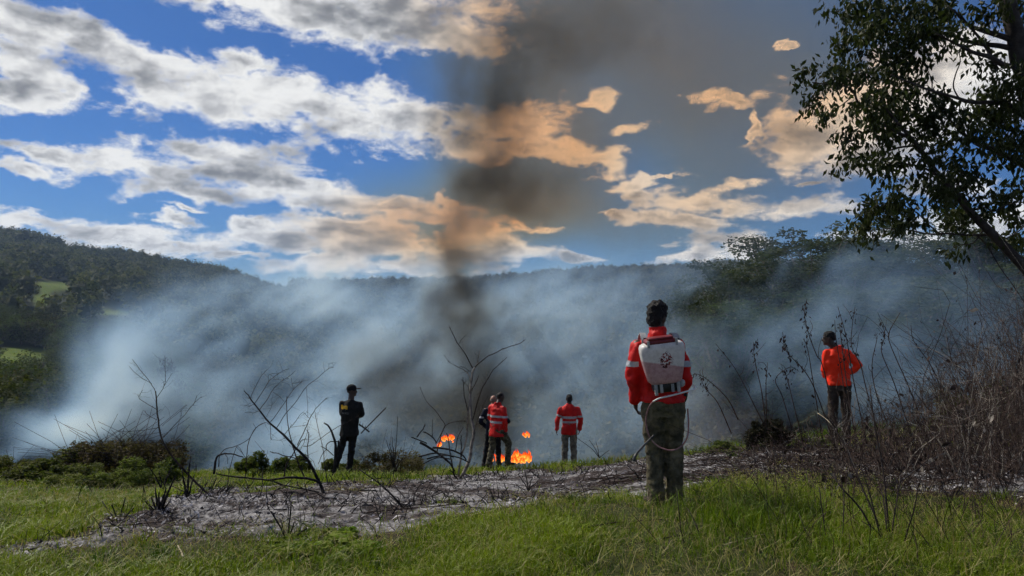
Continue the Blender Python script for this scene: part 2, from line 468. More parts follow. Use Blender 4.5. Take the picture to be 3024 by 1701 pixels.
# cleared pasture on the spur: (px, py, half width, half height) as seen, used as a bearing and distance
PAST = [(150, 845, 70, 14), (125, 880, 26, 22), (335, 925, 52, 9), (50, 1048, 95, 24), (530, 965, 60, 12), (420, 1190, 160, 40)]
def pasture(x, y, z):
    u = 1512 + F_PX * x / y; v = HOR + (CAM_H - z) / y * F_PX
    m = np.zeros_like(u)
    for cx, cv, rx, rv in PAST:
        m = np.maximum(m, sstep(np.hypot((u - cx) / rx, (v - cv) / rv) + .25 * vnoise(x / 6, y / 6, 4), 1.15, .85))
    return m * sstep(y, 40, 60)
def build_terrain():
    x, y, Q = polar_grid(R(-62), R(62), 420, 20.6, 4200, 300)
    z = ground_z(x, y)
    me = raw_mesh('terrain', np.stack([x, y, z], -1), Q, smooth=True)
    float_attr(me, 'pasture', pasture(x, y, z).ravel())
    o = link('terrain', me, hill_material()); tag(o, kind='structure')
    # ground beside and behind the camera
    g = [(-60, -60), (60, -60), (60, 2.21), (-60, 2.21)]
    V = [(a, b, -.02) for a, b in g]
    me = raw_mesh('meadow', V, [(0, 1, 2, 3)]); float_attr(me, 'ash', [0] * 4)
    tag(link('meadow', me, M_GROUND), kind='structure')
build_terrain()

# ------------------------------------------------------------------ trees of the valley and the hills
def leaf_material(name, base, second, trans=.25, rough=.85):
    m = bpy.data.materials.new(name); m.use_nodes = True
    t = m.node_tree; t.nodes.clear(); q = NT(t)
    tone = q('ShaderNodeAttribute', attribute_name='tone', out=2)
    rnd = q('ShaderNodeObjectInfo', out='Random')
    col = q.mix(tone, base, second)
    col = q('ShaderNodeHueSaturation', {'Hue': q.m('ADD', .485, q.m('MULTIPLY', rnd, .03)), 'Saturation': .95, 'Value': q.m('ADD', .75, q.m('MULTIPLY', rnd, .5)), 'Color': col})
    d = q('ShaderNodeBsdfPrincipled', {'Base Color': col, 'Roughness': rough, 'Specular IOR Level': .08})
    tr = q('ShaderNodeBsdfTranslucent', {'Color': q.v('MULTIPLY', col, (1.2, 1.5, .5))})
    q('ShaderNodeOutputMaterial', {0: q('ShaderNodeMixShader', {0: trans, 1: d, 2: tr})}, out=None)
    return m
M_BARK = material('grey gum bark', (.10, .085, .07), .35, 6.0, .9, .1, .5, 30)
M_GUM = leaf_material('gum foliage', (.030, .042, .018), (.075, .085, .038))
M_BUSH = leaf_material('bushy foliage', (.030, .044, .014), (.105, .112, .034))
M_WOOD = leaf_material('distant forest', (.024, .030, .013), (.115, .105, .048), .15, .9)
M_RUST = leaf_material('russet twiggy foliage', (.030, .022, .020), (.060, .042, .034), .1, .8)

def cards(centres, radii, n_each, size, tone, r, flat=.35, shell=.55):
    """leaf-sized triangles scattered through ellipsoids; returns V (n*3,3), tone per vertex"""
    Vs, ts = [], []
    for c, rad, k, tn in zip(centres, radii, n_each, tone):
        d = r.normal(size=(k, 3)); d /= np.linalg.norm(d, axis=1)[:, None]
        rr = (shell + (1 - shell) * r.random(k)) * (.85 + .3 * r.random(k))
        p = c + d * rr[:, None] * rad
        a = r.normal(size=(k, 3)); a /= np.linalg.norm(a, axis=1)[:, None]
        b = np.cross(a, r.normal(size=(k, 3))); b /= np.linalg.norm(b, axis=1)[:, None] + 1e-9
        a[:, 2] *= flat + .3; b[:, 2] *= flat + .3
        s = size * (.6 + .8 * r.random(k))[:, None]
        Vs.append(np.stack([p - a * s * .6, p + a * s * .6 + b * s * .3, p + b * s], 1).reshape(-1, 3))
        ts.append(np.repeat(np.clip(tn + .25 * r.normal(size=k), 0, 1), 3))
    return np.concatenate(Vs), np.concatenate(ts)

def crown_mesh(name, centres, radii, n_each, size, r, tone=None):
    tone = r.random(len(centres)) if tone is None else tone
    V, t = cards(centres, radii, n_each, size, tone, r)
    me = raw_mesh(name, V, T=np.arange(len(V)).reshape(-1, 3))
    float_attr(me, 'tone', t)
    return me

def gum_prototype(seed, H=17.0, spread=1.0, size=.30):
    """eucalypt: forked pale trunk, limbs ending in flattened umbrella clumps"""
    r = np.random.default_rng(seed)
    mb = MB(); cs, rs = [], []
    top = np.array((r.normal() * .5, r.normal() * .5, H * .55))
    mb.tube([(0, 0, -.6), (.1, 0, H * .25), top], [.34, .26, .2], 7)
    for k in range(9):
        a = k / 9 * 6.28 + r.random() * .6
        st = top * (.55 + .45 * r.random())
        L = H * (.22 + .16 * r.random()) * spread
        up = H * (.10 + .36 * r.random())
        e = st + np.array((math.cos(a) * L, math.sin(a) * L, up)); e[2] = min(e[2], H * .97)
        mid = (st + e) / 2 + np.array((0, 0, -.05 * H))
        mb.tube([st, mid, e], [.14, .09, .04], 5)
        for j in range(3 + int(r.random() * 3)):
            o = r.normal(size=3) * np.array((1.2, 1.2, .7)) * H / 17
            q = e + o
            mb.tube([e - (e - mid) * .3, q], [.04, .02], 4)
            cs.append(q); w = (.75 + .75 * r.random()) * H / 17 * spread
            rs.append(np.array((w * 1.35, w * 1.35, w * .62)))
    for k in range(8):      # crown top
        q = top + np.array((r.normal() * 2.0 * spread, r.normal() * 2.0 * spread, H * (.18 + .25 * r.random())))
        mb.tube([top, (top + q) / 2 + (0, 0, -.3), q], [.12, .07, .03], 5)
        cs.append(q); w = (.8 + .7 * r.random()) * H / 17 * spread; rs.append(np.array((w * 1.4, w * 1.4, w * .6)))
    for k in range(12):     # lower foliage round the stem
        a = r.random() * 6.28; l = H * .2 * r.random() * spread
        cs.append(np.array((math.cos(a) * l, math.sin(a) * l, H * (.15 + .45 * r.random())))); w = .8 + .8 * r.random(); rs.append(np.array((w * 1.2, w * 1.2, w)))
    me_t = mb.mesh('trunk', True); me_t.materials.append(M_BARK)
    me_c = crown_mesh('crown', cs, rs, [150] * len(cs), size, r); me_c.materials.append(M_GUM)
    return me_t, me_c

def bushy_prototype(seed, H=9.0, size=.24, mat=None, n=28):
    """broad rounded crown of many overlapping clumps close to the ground"""
    r = np.random.default_rng(seed)
    mb = MB(); mb.tube([(0, 0, -.5), (.1, .1, H * .35), (.2, 0, H * .6)], [.28, .2, .12], 6)
    cs, rs = [], []
    for k in range(n):
        a = r.random() * 6.28; l = H * .36 * math.sqrt(r.random()); z = H * (.22 + .62 * r.random() * (1 - .55 * (l / (H * .36)) ** 2))
        q = np.array((math.cos(a) * l, math.sin(a) * l, z))
        mb.tube([(0, 0, z * .5), q], [.06, .02], 4)
        cs.append(q); w = H * (.10 + .07 * r.random()); rs.append(np.array((w * 1.2, w * 1.2, w)))
    me_t = mb.mesh('trunk', True); me_t.materials.append(M_BARK)
    me_c = crown_mesh('crown', cs, rs, [230] * n, size, r); me_c.materials.append(mat or M_BUSH)
    return me_t, me_c

def plant_tree(name, protos, loc, scale, rz, label, group, sz=None):
    root = empty(name, loc, rz)
    root.scale = (scale, scale, sz or scale)
    tag(root, label, 'tree', group)
    link('trunk', protos[0], None, root)
    link('crown', protos[1], None, root)
    return root

GUMS = [gum_prototype(s, 17, sp) for s, sp in ((1, 1.0), (2, 1.15), (3, .85), (4, 1.05))]
BUSHES = [bushy_prototype(s) for s in (11, 12, 13, 14)]
RUST = bushy_prototype(21, 9, .34, M_RUST)

# gum trees on the hazy slope at the right: column, row of the top, distance, width factor
RIGHT = [(2035, 905, 100, .8), (2165, 880, 88, .9), (2240, 815, 96, 1.0), (2320, 765, 100, 1.1), (2420, 722, 98, 1.25), (2525, 790, 90, 1.0), (2595, 735, 104, 1.1), (2665, 700, 100, 1.2),
         (2770, 725, 90, 1.2), (2865, 745, 84, 1.1), (2975, 715, 80, 1.2), (2120, 990, 74, .9), (2200, 950, 70, .9), (2330, 920, 74, 1.1), (2450, 900, 72, 1.2), (2570, 900, 70, 1.1), (2700, 860, 70, 1.2), (2830, 880, 64, 1.1), (2960, 860, 60, 1.2), (3060, 820, 66, 1.2)]
r_ = np.random.default_rng(5)
for i, (px, py, d, w) in enumerate(RIGHT):
    p = P(px, py, d); zg = float(ground_z(np.array([p[0]]), np.array([d]))[0])
    H = p[2] - zg; s = H / 14.6
    back = i < 11
    row = sorted([q[0] for q in (RIGHT[:11] if back else RIGHT[11:])]); od = ['leftmost', 'second from left', 'third from left', 'fourth from left', 'fifth from left', 'sixth from left', 'seventh from left', 'eighth from left', 'ninth from left', 'tenth from left', 'eleventh from left'][row.index(px)]
    plant_tree('gum_tree', GUMS[i % 4], (p[0], d, zg), w * 1.12 * (.55 + .45 * s), r_.random() * 6.28,
               f'tall gum, {od} of the skyline trees at the right' if back else f'shorter gum, {od} of the row below the skyline trees at the right',
               'skyline gums on the right slope' if back else 'lower gums on the right slope', s)

# separate trees on the slope at the left, around the pastures
LEFT = []
tries = 0
while len(LEFT) < 85 and tries < 4000:
    tries += 1
    d = 58 + 150 * r_.random(); px = -160 + 700 * r_.random() ** .9
    x = (px - 1512) / F_PX * d
    z = float(ground_z(np.array([x]), np.array([d]))[0])
    if pasture(np.array([x]), np.array([d]), np.array([z]))[0] > .05: continue
    # keep sight lines to the pastures in front of the slope open
    v = HOR + (CAM_H - z) / d * F_PX; h = 7.0 / d * F_PX
    if any(abs(px - c[0]) < c[2] + 12 and c[1] + c[3] * .5 > v - h * .9 and v > c[1] - c[3] for c in PAST[:4]): continue
    if any((x - q[0]) ** 2 + (d - q[1]) ** 2 < 14 for q in LEFT): continue
    LEFT.append((x, d, z))
for i, (x, d, z) in enumerate(LEFT):
    plant_tree('hillside_tree', BUSHES[i % 4] if i % 5 else GUMS[i % 4], (x, d, z), (.75 + .45 * r_.random()) * (1 if i % 5 else .55), r_.random() * 6.28,
               'round bushy tree among the pastures on the left valley side' if i % 5 else 'gum rising among the bushy trees on the left valley side',
               'bushy trees on the left slope' if i % 5 else 'gums on the left slope')
p = P(482, 1150, 44)
plant_tree('russet_tree', RUST, (p[0], 44, float(ground_z(np.array([p[0]]), np.array([44.]))[0])), .42, 1.0, 'dark russet tree standing alone in the smoke on the left', None, 1.12)

# the closed forest that covers the far hills reads as one mass
def forest(name, label, n, u0, u1, d0, d1, h, ncard, size, seed, sky=False):
    r = np.random.default_rng(seed)
    u = u0 + (u1 - u0) * r.random(n); d = np.sqrt(d0 ** 2 + (d1 ** 2 - d0 ** 2) * r.random(n))
    x = (u - 1512) / F_PX * d; z = ground_z(x, d)
    keep = pasture(x, d, z) < .2
    if not sky:
        v = HOR + (CAM_H - z) / d * F_PX
        for c in PAST[:4]:
            keep &= ~((np.abs(u - c[0]) < c[2]) & (v > c[1] - 2) & (v - h * .8 / d * F_PX < c[1] + c[3] * .6))
    x, d, z = x[keep], d[keep], z[keep]; n = len(x)
    hh = h * (.6 + .6 * r.random(n)) * (1 + .25 * vnoise(x / 30, d / 30, seed))
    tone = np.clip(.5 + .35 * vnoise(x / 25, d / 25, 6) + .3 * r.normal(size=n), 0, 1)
    cs = np.stack([x, d, z + hh * .55], 1); rad = np.stack([hh * .34, hh * .34, hh * .42], 1) * (.85 + .3 * r.random((n, 1)))
    V, t = cards(cs, rad, [ncard] * n, size, tone, r, .6, .7)
    T = np.arange(len(V)).reshape(-1, 3)
    # an opaque core in every crown
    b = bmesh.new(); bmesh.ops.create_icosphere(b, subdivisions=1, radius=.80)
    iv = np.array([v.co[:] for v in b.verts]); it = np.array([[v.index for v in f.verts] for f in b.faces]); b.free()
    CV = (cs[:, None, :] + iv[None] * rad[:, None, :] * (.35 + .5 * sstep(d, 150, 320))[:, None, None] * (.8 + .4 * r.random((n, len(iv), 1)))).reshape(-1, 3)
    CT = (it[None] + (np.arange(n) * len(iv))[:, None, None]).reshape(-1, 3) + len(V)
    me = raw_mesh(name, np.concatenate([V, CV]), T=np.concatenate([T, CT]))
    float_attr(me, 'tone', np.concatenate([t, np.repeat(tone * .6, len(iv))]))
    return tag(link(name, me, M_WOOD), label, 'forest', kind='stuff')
forest('forest', 'dark closed forest covering the long hill at the left', 3600, -500, 1050, 215, 760, 12, 75, 1.3, 31)
forest('forest', 'dense trees low in the smoky valley at the left', 600, -300, 900, 60, 215, 7, 260, .42, 32)
forest('forest', 'blue hazy forest on the far ridge behind the smoke', 3400, 860, 2500, 420, 1300, 15, 50, 1.9, 33)
forest('forest', 'smoke-dimmed undergrowth of the slope below the gums at the right', 700, 1950, 3300, 60, 330, 7, 230, .42, 34)
forest('forest', 'scattered trees deep in the valley under the smoke', 450, 900, 2000, 90, 420, 9, 150, .75, 35)

# ------------------------------------------------------------------ the big gum overhanging the right edge
M_BARKD = material('dark gum bark', (.045, .038, .034), .35, 9.0, .9, .15, .6, 40)
M_LEAFD = leaf_material('overhanging gum leaves', (.020, .030, .012), (.060, .075, .024), .22, .42)
def smooth_path(pts, k=5):
    """Catmull-Rom through the points"""
    pts = np.asarray(pts, float)
    if len(pts) < 3: return pts
    p = np.concatenate([[2 * pts[0] - pts[1]], pts, [2 * pts[-1] - pts[-2]]])
    out = []
    for i in range(1, len(p) - 2):
        for t in np.arange(k) / k:
            a, b, c, d = p[i - 1], p[i], p[i + 1], p[i + 2]
            out.append(.5 * (2 * b + (c - a) * t + (2 * a - 5 * b + 4 * c - d) * t * t + (3 * b - a - 3 * c + d) * t ** 3))
    out.append(pts[-1])
    return np.array(out)

def limb(mb, pp, d, r0, r1, dd=0.0, sides=8, k=4, z=False):
    """branch through photograph pixels at distance d, leaning dd metres nearer or farther towards its tip"""
    m = len(pp)
    pts = smooth_path([P(x, y, d + dd * (i / max(1, m - 1)) ** 1.3) for i, (x, y) in enumerate(pp)], k)
    mb.tube(pts, np.linspace(r0, r1, len(pts)), sides)
    return pts

def big_gum():
    r = np.random.default_rng(77)
    z = lambda x, y: (2300 + x / 1.811, y / 1.811)          # from the enlarged detail to photograph pixels
    D = 11.0
    gx, gy = 9.7, 11.2
    gz = float(ground_z(np.array([gx]), np.array([gy]))[0])
    root = empty('gum_tree', (gx, gy, gz))
    tag(root, 'big dark gum overhanging the top right corner with hanging leaf clusters', 'tree')
    inv = np.array((gx, gy, gz))
    def done(mb, name):
        for i in range(len(mb.V)): mb.V[i] = mb.V[i] - inv
        return mb.build(name, M_BARKD, root, True)
    t = MB()
    top = [P(*z(1380, 620), D), P(*z(1345, 430), D), P(*z(1295, 330), D), P(*z(1270, 200), D), P(*z(1235, 60), D), P(*z(1215, -120), D), P(*z(1180, -420), D)]
    path = smooth_path([(gx + .1, gy, gz - .4), (gx - .1, gy, gz + 1.0), (gx - .8, gy - .1, gz + 2.4)] + top, 4)
    t.tube(path, np.interp(np.arange(len(path)), [0, 3, 10, len(path)], [.30, .24, .17, .08]), 12)
    done(t, 'trunk')
    BR = [  # polyline in the enlarged detail, start radius, end radius, depth lean
        ([(1380, 1500), (1311, 1430), (1200, 1310), (1100, 1210), (1030, 1140), (960, 1050), (880, 970), (810, 880), (750, 790), (690, 720), (620, 640), (560, 560)], .080, .014, -.5),
        ([(1330, 890), (1240, 845), (1150, 800), (1060, 770), (960, 690), (880, 600)], .06, .012, .5),
        ([(1290, 350), (1210, 350), (1130, 305), (1040, 280), (950, 235), (840, 180)], .05, .01, -.6),
        ([(1255, 215), (1180, 190), (1080, 160), (1010, 130), (950, 70), (900, 30)], .05, .01, .4),
        ([(1265, 265), (1180, 245), (1080, 235), (990, 215), (860, 170), (700, 150), (560, 170)], .045, .008, .9),
        ([(1170, 375), (1130, 290), (1080, 210), (1010, 130), (960, 60)], .03, .012, .2),
        ([(1040, 548), (980, 540), (935, 470), (945, 400), (970, 330), (962, 270)], .014, .006, -.2),
        ([(1330, 640), (1230, 560), (1140, 548), (1040, 548), (940, 520), (800, 480), (700, 440), (600, 400)], .04, .009, -.8),
        ([(750, 790), (700, 740), (620, 700), (520, 640), (430, 560), (400, 490), (350, 460), (250, 450), (180, 440)], .03, .006, -.7),
        ([(410, 500), (340, 560), (280, 600), (250, 640)], .010, .004, -.2),
        ([(720, 780), (640, 790), (540, 820), (440, 830), (340, 740)], .018, .005, .4),
        ([(860, 950), (780, 900), (700, 880), (600, 870), (520, 860)], .02, .005, .5),
        ([(1120, 1258), (1020, 1258), (900, 1250), (800, 1252), (700, 1232), (560, 1225), (460, 1240)], .022, .005, .3),
        ([(860, 1250), (800, 1200), (740, 1140), (640, 1090), (520, 1100), (440, 1170)], .012, .004, -.3),
        ([(950, 1060), (960, 980), (1000, 920), (1040, 940)], .025, .006, .5),
        ([(1020, 1130), (1100, 1110), (1150, 1130), (1210, 1100), (1270, 1080)], .02, .006, -.4),
        ([(1200, 1310), (1180, 1290), (1230, 1270), (1290, 1230), (1330, 1180)], .02, .006, .4),
        ([(1240, 100), (1290, 40), (1330, -10)], .03, .01, -.3),
        ([(1100, 1215), (1040, 1300), (960, 1310), (920, 1335)], .012, .004, .2),
        ([(600, 400), (540, 330), (470, 300), (370, 250)], .012, .004, -.2), ([(640, 420), (690, 350), (720, 280), (725, 220)], .010, .004, .3),
        ([(820, 490), (815, 420), (770, 340), (700, 320)], .010, .004, .3), ([(560, 170), (480, 120), (400, 80), (300, 60)], .010, .004, .3)]
    for pp, r0, r1, dd in BR:
        mb = MB()
        limb(mb, [z(*q) for q in pp], D, r0, r1, dd, 8 if r0 > .03 else 5)
        done(mb, 'branch')
    thin = MB()     # the long bare twig hanging down at the edge
    limb(thin, [z(1060, 1260), z(1110, 1310), z(1190, 1440), (2990, 840), (3030, 900)], D, .012, .006, .2, 5); done(thin, 'twig')
    CL = [(330,70,80,50),(450,60,100,65),(600,50,115,85),(760,60,115,85),(880,50,90,65),(520,170,110,55),(650,190,95,55),(360,230,80,50),(450,270,60,45),(800,170,110,55),(900,210,100,55),
          (560,330,95,85),(650,300,70,60),(700,345,60,50),(330,370,80,50),(180,430,70,60),(200,520,55,50),(250,620,42,45),(310,420,55,45),(440,395,45,40),(520,560,110,85),(620,640,115,85),(700,560,85,85),(720,450,50,50),
          (600,730,80,50),(480,620,60,60),(330,730,65,32),(400,820,60,42),(380,880,50,30),(500,865,60,42),(560,900,40,40),(650,880,50,50),(640,975,50,35),(480,1100,70,50),(430,1190,52,52),(470,1260,45,35),(560,1100,75,45),(640,1070,70,50),(600,1180,60,35),(700,1190,50,40),
          (850,960,80,70),(950,880,60,50),(960,1010,75,75),(1030,960,60,50),(930,1130,70,50),(960,1200,42,38),(1060,1090,50,45),(900,600,70,50),(960,680,85,60),(920,770,60,50),(880,520,60,40),(1080,560,70,60),(1150,480,80,70),(1240,420,75,75),(1180,620,105,75),
          (1270,560,70,90),(1100,720,80,60),(1230,720,85,70),(1150,800,55,35),(1240,860,55,32),(1230,1090,70,75),(1280,1000,55,55),(1260,1180,65,55),(1290,1280,48,55),(1210,1290,42,32),(930,1330,40,32),(1110,60,60,50),(1190,30,70,45),(1270,60,55,55),(1165,310,40,22),(1090,340,25,25),(1290,760,45,55),
          (800,640,70,60),(780,720,50,50),(820,830,50,45),(1000,260,70,25),(430,160,70,40),(560,440,60,50),(840,1060,55,45)]
    V, Q, tones = [], [], []
    nl = 0
    for (cx, cyy, rx, ry) in CL:
        px, py = z(cx, cyy); sx, sy = rx / 1.811 * D / F_PX, ry / 1.811 * D / F_PX
        c0 = P(px, py, D + r.uniform(-.8, .8)); tn = r.random()
        k = int(rx * ry / 30) + 18
        for s in range(max(3, k // 14)):            # sprays of leaves within the cluster
            d = r.normal(size=3) * .55; sc = c0 + d * np.array((sx, (sx + sy) * .6, sy))
            for q in range(14):
                p = sc + r.normal(size=3) * .085
                L = .085 + .06 * r.random(); W = L * (.17 + .08 * r.random())
                hang = np.array((r.normal() * .55, r.normal() * .55, -.75 - .5 * r.random() if r.random() < .8 else .3)); hang /= np.linalg.norm(hang)
                side = np.cross(hang, r.normal(size=3)); side /= np.linalg.norm(side)
                bow = np.cross(hang, side) * L * (.12 * r.normal())
                V += [p, p + hang * L * .45 + side * W + bow, p + hang * L, p + hang * L * .45 - side * W + bow]
                Q.append((nl, nl + 1, nl + 2, nl + 3)); nl += 4
                tones += [np.clip(tn * .7 + .3 * r.random(), 0, 1)] * 4
    me = raw_mesh('crown', np.array(V) - inv, Q); float_attr(me, 'tone', tones)
    o = link('crown', me, M_LEAFD, root); tag(o, kind='stuff')
big_gum()

# ------------------------------------------------------------------ grass, ash, burnt shrubs, weeds
def blade_material(name, a, b, dry, trans=.35):
    m = bpy.data.materials.new(name); m.use_nodes = True
    t = m.node_tree; t.nodes.clear(); q = NT(t)
    tone = q('ShaderNodeAttribute', attribute_name='tone', out=2)
    col = q.ramp(tone, [(0.0, a), (.62, b), (.82, b), (1.0, dry)])
    d = q('ShaderNodeBsdfPrincipled', {'Base Color': col, 'Roughness': .55, 'Specular IOR Level': .3})
    tr = q('ShaderNodeBsdfTranslucent', {'Color': q.v('MULTIPLY', col, (1.15, 1.2, .7))})
    q('ShaderNodeOutputMaterial', {0: q('ShaderNodeMixShader', {0: trans, 1: d, 2: tr})}, out=None)
    return m
M_BLADE = blade_material('grass blades', (.042, .085, .004), (.185, .250, .010), (.32, .27, .12))
M_TUFT = blade_material('rank grass blades', (.035, .075, .004), (.135, .20, .010), (.28, .22, .10))
M_STRAW = material('pale straw', (.42, .36, .25), .25, 30, .8, .2)
M_STALK = material('dry brown stalks', (.052, .035, .028), .4, 12, .85, .15, second=(.020, .014, .012))
M_CHAR = material('charred wood', (.016, .014, .014), .4, 25, .85, .25, .5, 60, second=(.006, .006, .006))
M_TWIG = material('scorched twigs', (.040, .030, .026), .4, 10, .85, .2, second=(.014, .011, .010))
M_PALEW = material('pale dead wood', (.20, .18, .155), .35, 12, .85, .15, second=(.09, .08, .07))
M_DEADL = material('shrivelled leaves', (.035, .022, .020), .35, 20, .85, .15)

def uv_ground(n, u0, u1, y0, y1, r, p=1.6):
    """points on the near ground, thinning out with distance"""
    u = u0 + (u1 - u0) * r.random(n)
    k = 2 - p; y = (y0 ** k + (y1 ** k - y0 ** k) * r.random(n)) ** (1 / k)
    x = (u - 1512) / F_PX * y
    return x, y

def blades(name, label, x, y, h, w, tone, mat, r, lean=.5, cat='grass'):
    n = len(x); z = ground_z(x, y) - .01
    a = r.random(n) * 6.283
    dx_, dy_ = np.cos(a), np.sin(a)
    l = h * lean * (.3 + r.random(n)); b = r.random(n) * 6.283
    lx, ly = np.cos(b) * l, np.sin(b) * l
    hw = w * .5
    base = np.stack([x, y, z], 1)
    o = np.stack([dx_ * hw, dy_ * hw, np.zeros(n)], 1)
    mid = base + np.stack([lx * .35, ly * .35, h * .62], 1); tip = base + np.stack([lx, ly, h * (1 - .25 * lean)], 1)
    V = np.stack([base - o, base + o, mid + o * .75, mid - o * .75, tip], 1).reshape(-1, 3)
    i = np.arange(n)[:, None] * 5
    me = raw_mesh(name, V, i + np.array([0, 1, 2, 3]), i + np.array([3, 2, 4]))
    float_attr(me, 'tone', np.repeat(tone, 5))
    return tag(link(name, me, mat), label, cat, kind='stuff')

def sward():
    r = np.random.default_rng(50)
    x, y = uv_ground(330000, -250, 3300, 3.6, 18.6, r, 2.4)
    a = ash_mask(x, y); patch = fbm(x * .8, y * .8, 3, 40)
    u = 1512 + F_PX * x / y; v = HOR + (CAM_H - ground_z(x, y)) / y * F_PX
    brown = sstep(u, 2050, 2300) * sstep(v, 1500, 1420)           # trampled brown litter under the weeds at the right
    brown = np.maximum(brown, np.exp(-((u - 300) / 150) ** 2 - ((v - 1560) / 60) ** 2) * .8)
    keep = r.random(len(x)) > np.clip(a * 1.3, 0, .995)
    keep &= r.random(len(x)) > brown * .75
    keep &= r.random(len(x)) < .62 + .75 * patch
    keep &= r.random(len(x)) > .75 * np.exp(-((x - 1.35) / .32) ** 2 - ((y - 6.45) / .4) ** 2)
    x, y, patch, brown, a = x[keep], y[keep], patch[keep], brown[keep], a[keep]
    n = len(x); trod = 1 - .6 * np.exp(-((x - 1.35) / .4) ** 2 - ((y - 6.35) / .5) ** 2)
    h = trod * (.028 + .095 * r.random(n) ** 2.2) * np.clip(1 + .9 * patch, .35, 2.2) * (1 - .4 * a)
    tone = np.clip(.38 + .55 * patch + .2 * r.normal(size=n) + .4 * brown, 0, .8)
    tone = np.where(r.random(n) < .05 + .35 * brown, .9 + .1 * r.random(n), tone)
    blades('grass', 'short bright green grass covering the foreground slope', x, y, h, np.maximum(.006, y * .00095) * (.7 + .6 * r.random(n)), tone, M_BLADE, r, .85)
    # taller rank tufts, clumped
    TU = [(2180, 1560, .30, 520), (2130, 1500, .22, 260), (2250, 1520, .34, 420), (2330, 1560, .25, 300), (2420, 1600, .22, 300), (2560, 1560, .24, 320), (2700, 1600, .22, 300), (2480, 1660, .20, 300), (2850, 1640, .2, 260), (2050, 1640, .16, 240), (1750, 1640, .15, 240), (1500, 1600, .16, 260), (1250, 1650, .14, 220),
          (980, 1660, .18, 320), (860, 1600, .15, 200), (600, 1660, .13, 200), (300, 1480, .18, 260), (120, 1470, .22, 300), (60, 1520, .15, 220), (430, 1420, .2, 220), (700, 1400, .2, 200), (830, 1400, .22, 240), (1130, 1420, .2, 200), (1000, 1420, .22, 220), (1600, 1370, .2, 200), (1800, 1340, .22, 220), (2150, 1300, .26, 260), (2380, 1290, .28, 260), (2560, 1270, .28, 260), (1350, 1400, .2, 200), (1450, 1520, .13, 160), (200, 1600, .12, 200), (1240, 1390, .2, 160), (1740, 1345, .2, 160), (1530, 1382, .16, 120)]
    X, Yy, Hh, Tn = [], [], [], []
    for px, py, hh, k in TU:
        t = np.linspace(3.5, 18.4, 400); xx = (px - 1512) / F_PX * t; vv = HOR + (CAM_H - ground_z(xx, t)) / t * F_PX
        y0 = t[np.argmin(np.abs(vv - py))]; x0 = (px - 1512) / F_PX * y0; s = .16 + .02 * y0
        X.append(x0 + r.normal(size=k) * s); Yy.append(y0 + r.normal(size=k) * s); Hh.append(hh * (.5 + .7 * r.random(k))); Tn.append(np.clip(.45 + .25 * r.normal() + .2 * r.normal(size=k), 0, .97))
    # many smaller tussocks make the sward uneven
    cx, cy_ = uv_ground(1500, -200, 3250, 3.8, 17.5, r, 1.9)
    ok = ash_mask(cx, cy_) < .55 + .35 * (r.random(len(cx)) < .25)
    for x0, y0 in zip(cx[ok], cy_[ok]):
        k = int(18 + 40 * r.random()); s = .03 + .05 * r.random(); hh = .05 + .10 * r.random() ** 2
        X.append(x0 + r.normal(size=k) * s); Yy.append(y0 + r.normal(size=k) * s); Hh.append(hh * (.5 + .7 * r.random(k))); Tn.append(np.clip(.42 + .3 * r.normal() + .15 * r.normal(size=k), 0, 1))
    X, Yy, Hh, Tn = map(np.concatenate, (X, Yy, Hh, Tn))
    blades('grass_tufts', 'longer rank grass standing in tufts over the slope', X, Yy, Hh, np.maximum(.006, Yy * .0009), Tn, M_TUFT, r, .8)
    # loose dead straw lying in the grass
    x, y = uv_ground(15000, -200, 3250, 3.8, 17, r, 2.2)
    k = ash_mask(x, y) < .9; x, y = x[k], y[k]; n = len(x)
    u = 1512 + F_PX * x / y
    blades('straw', 'dead straw scattered through the green grass', x, y, .05 + .16 * r.random(n), np.maximum(.004, y * .0007), .93 + .07 * r.random(n), M_BLADE, r, 2.2, 'straw')
sward()

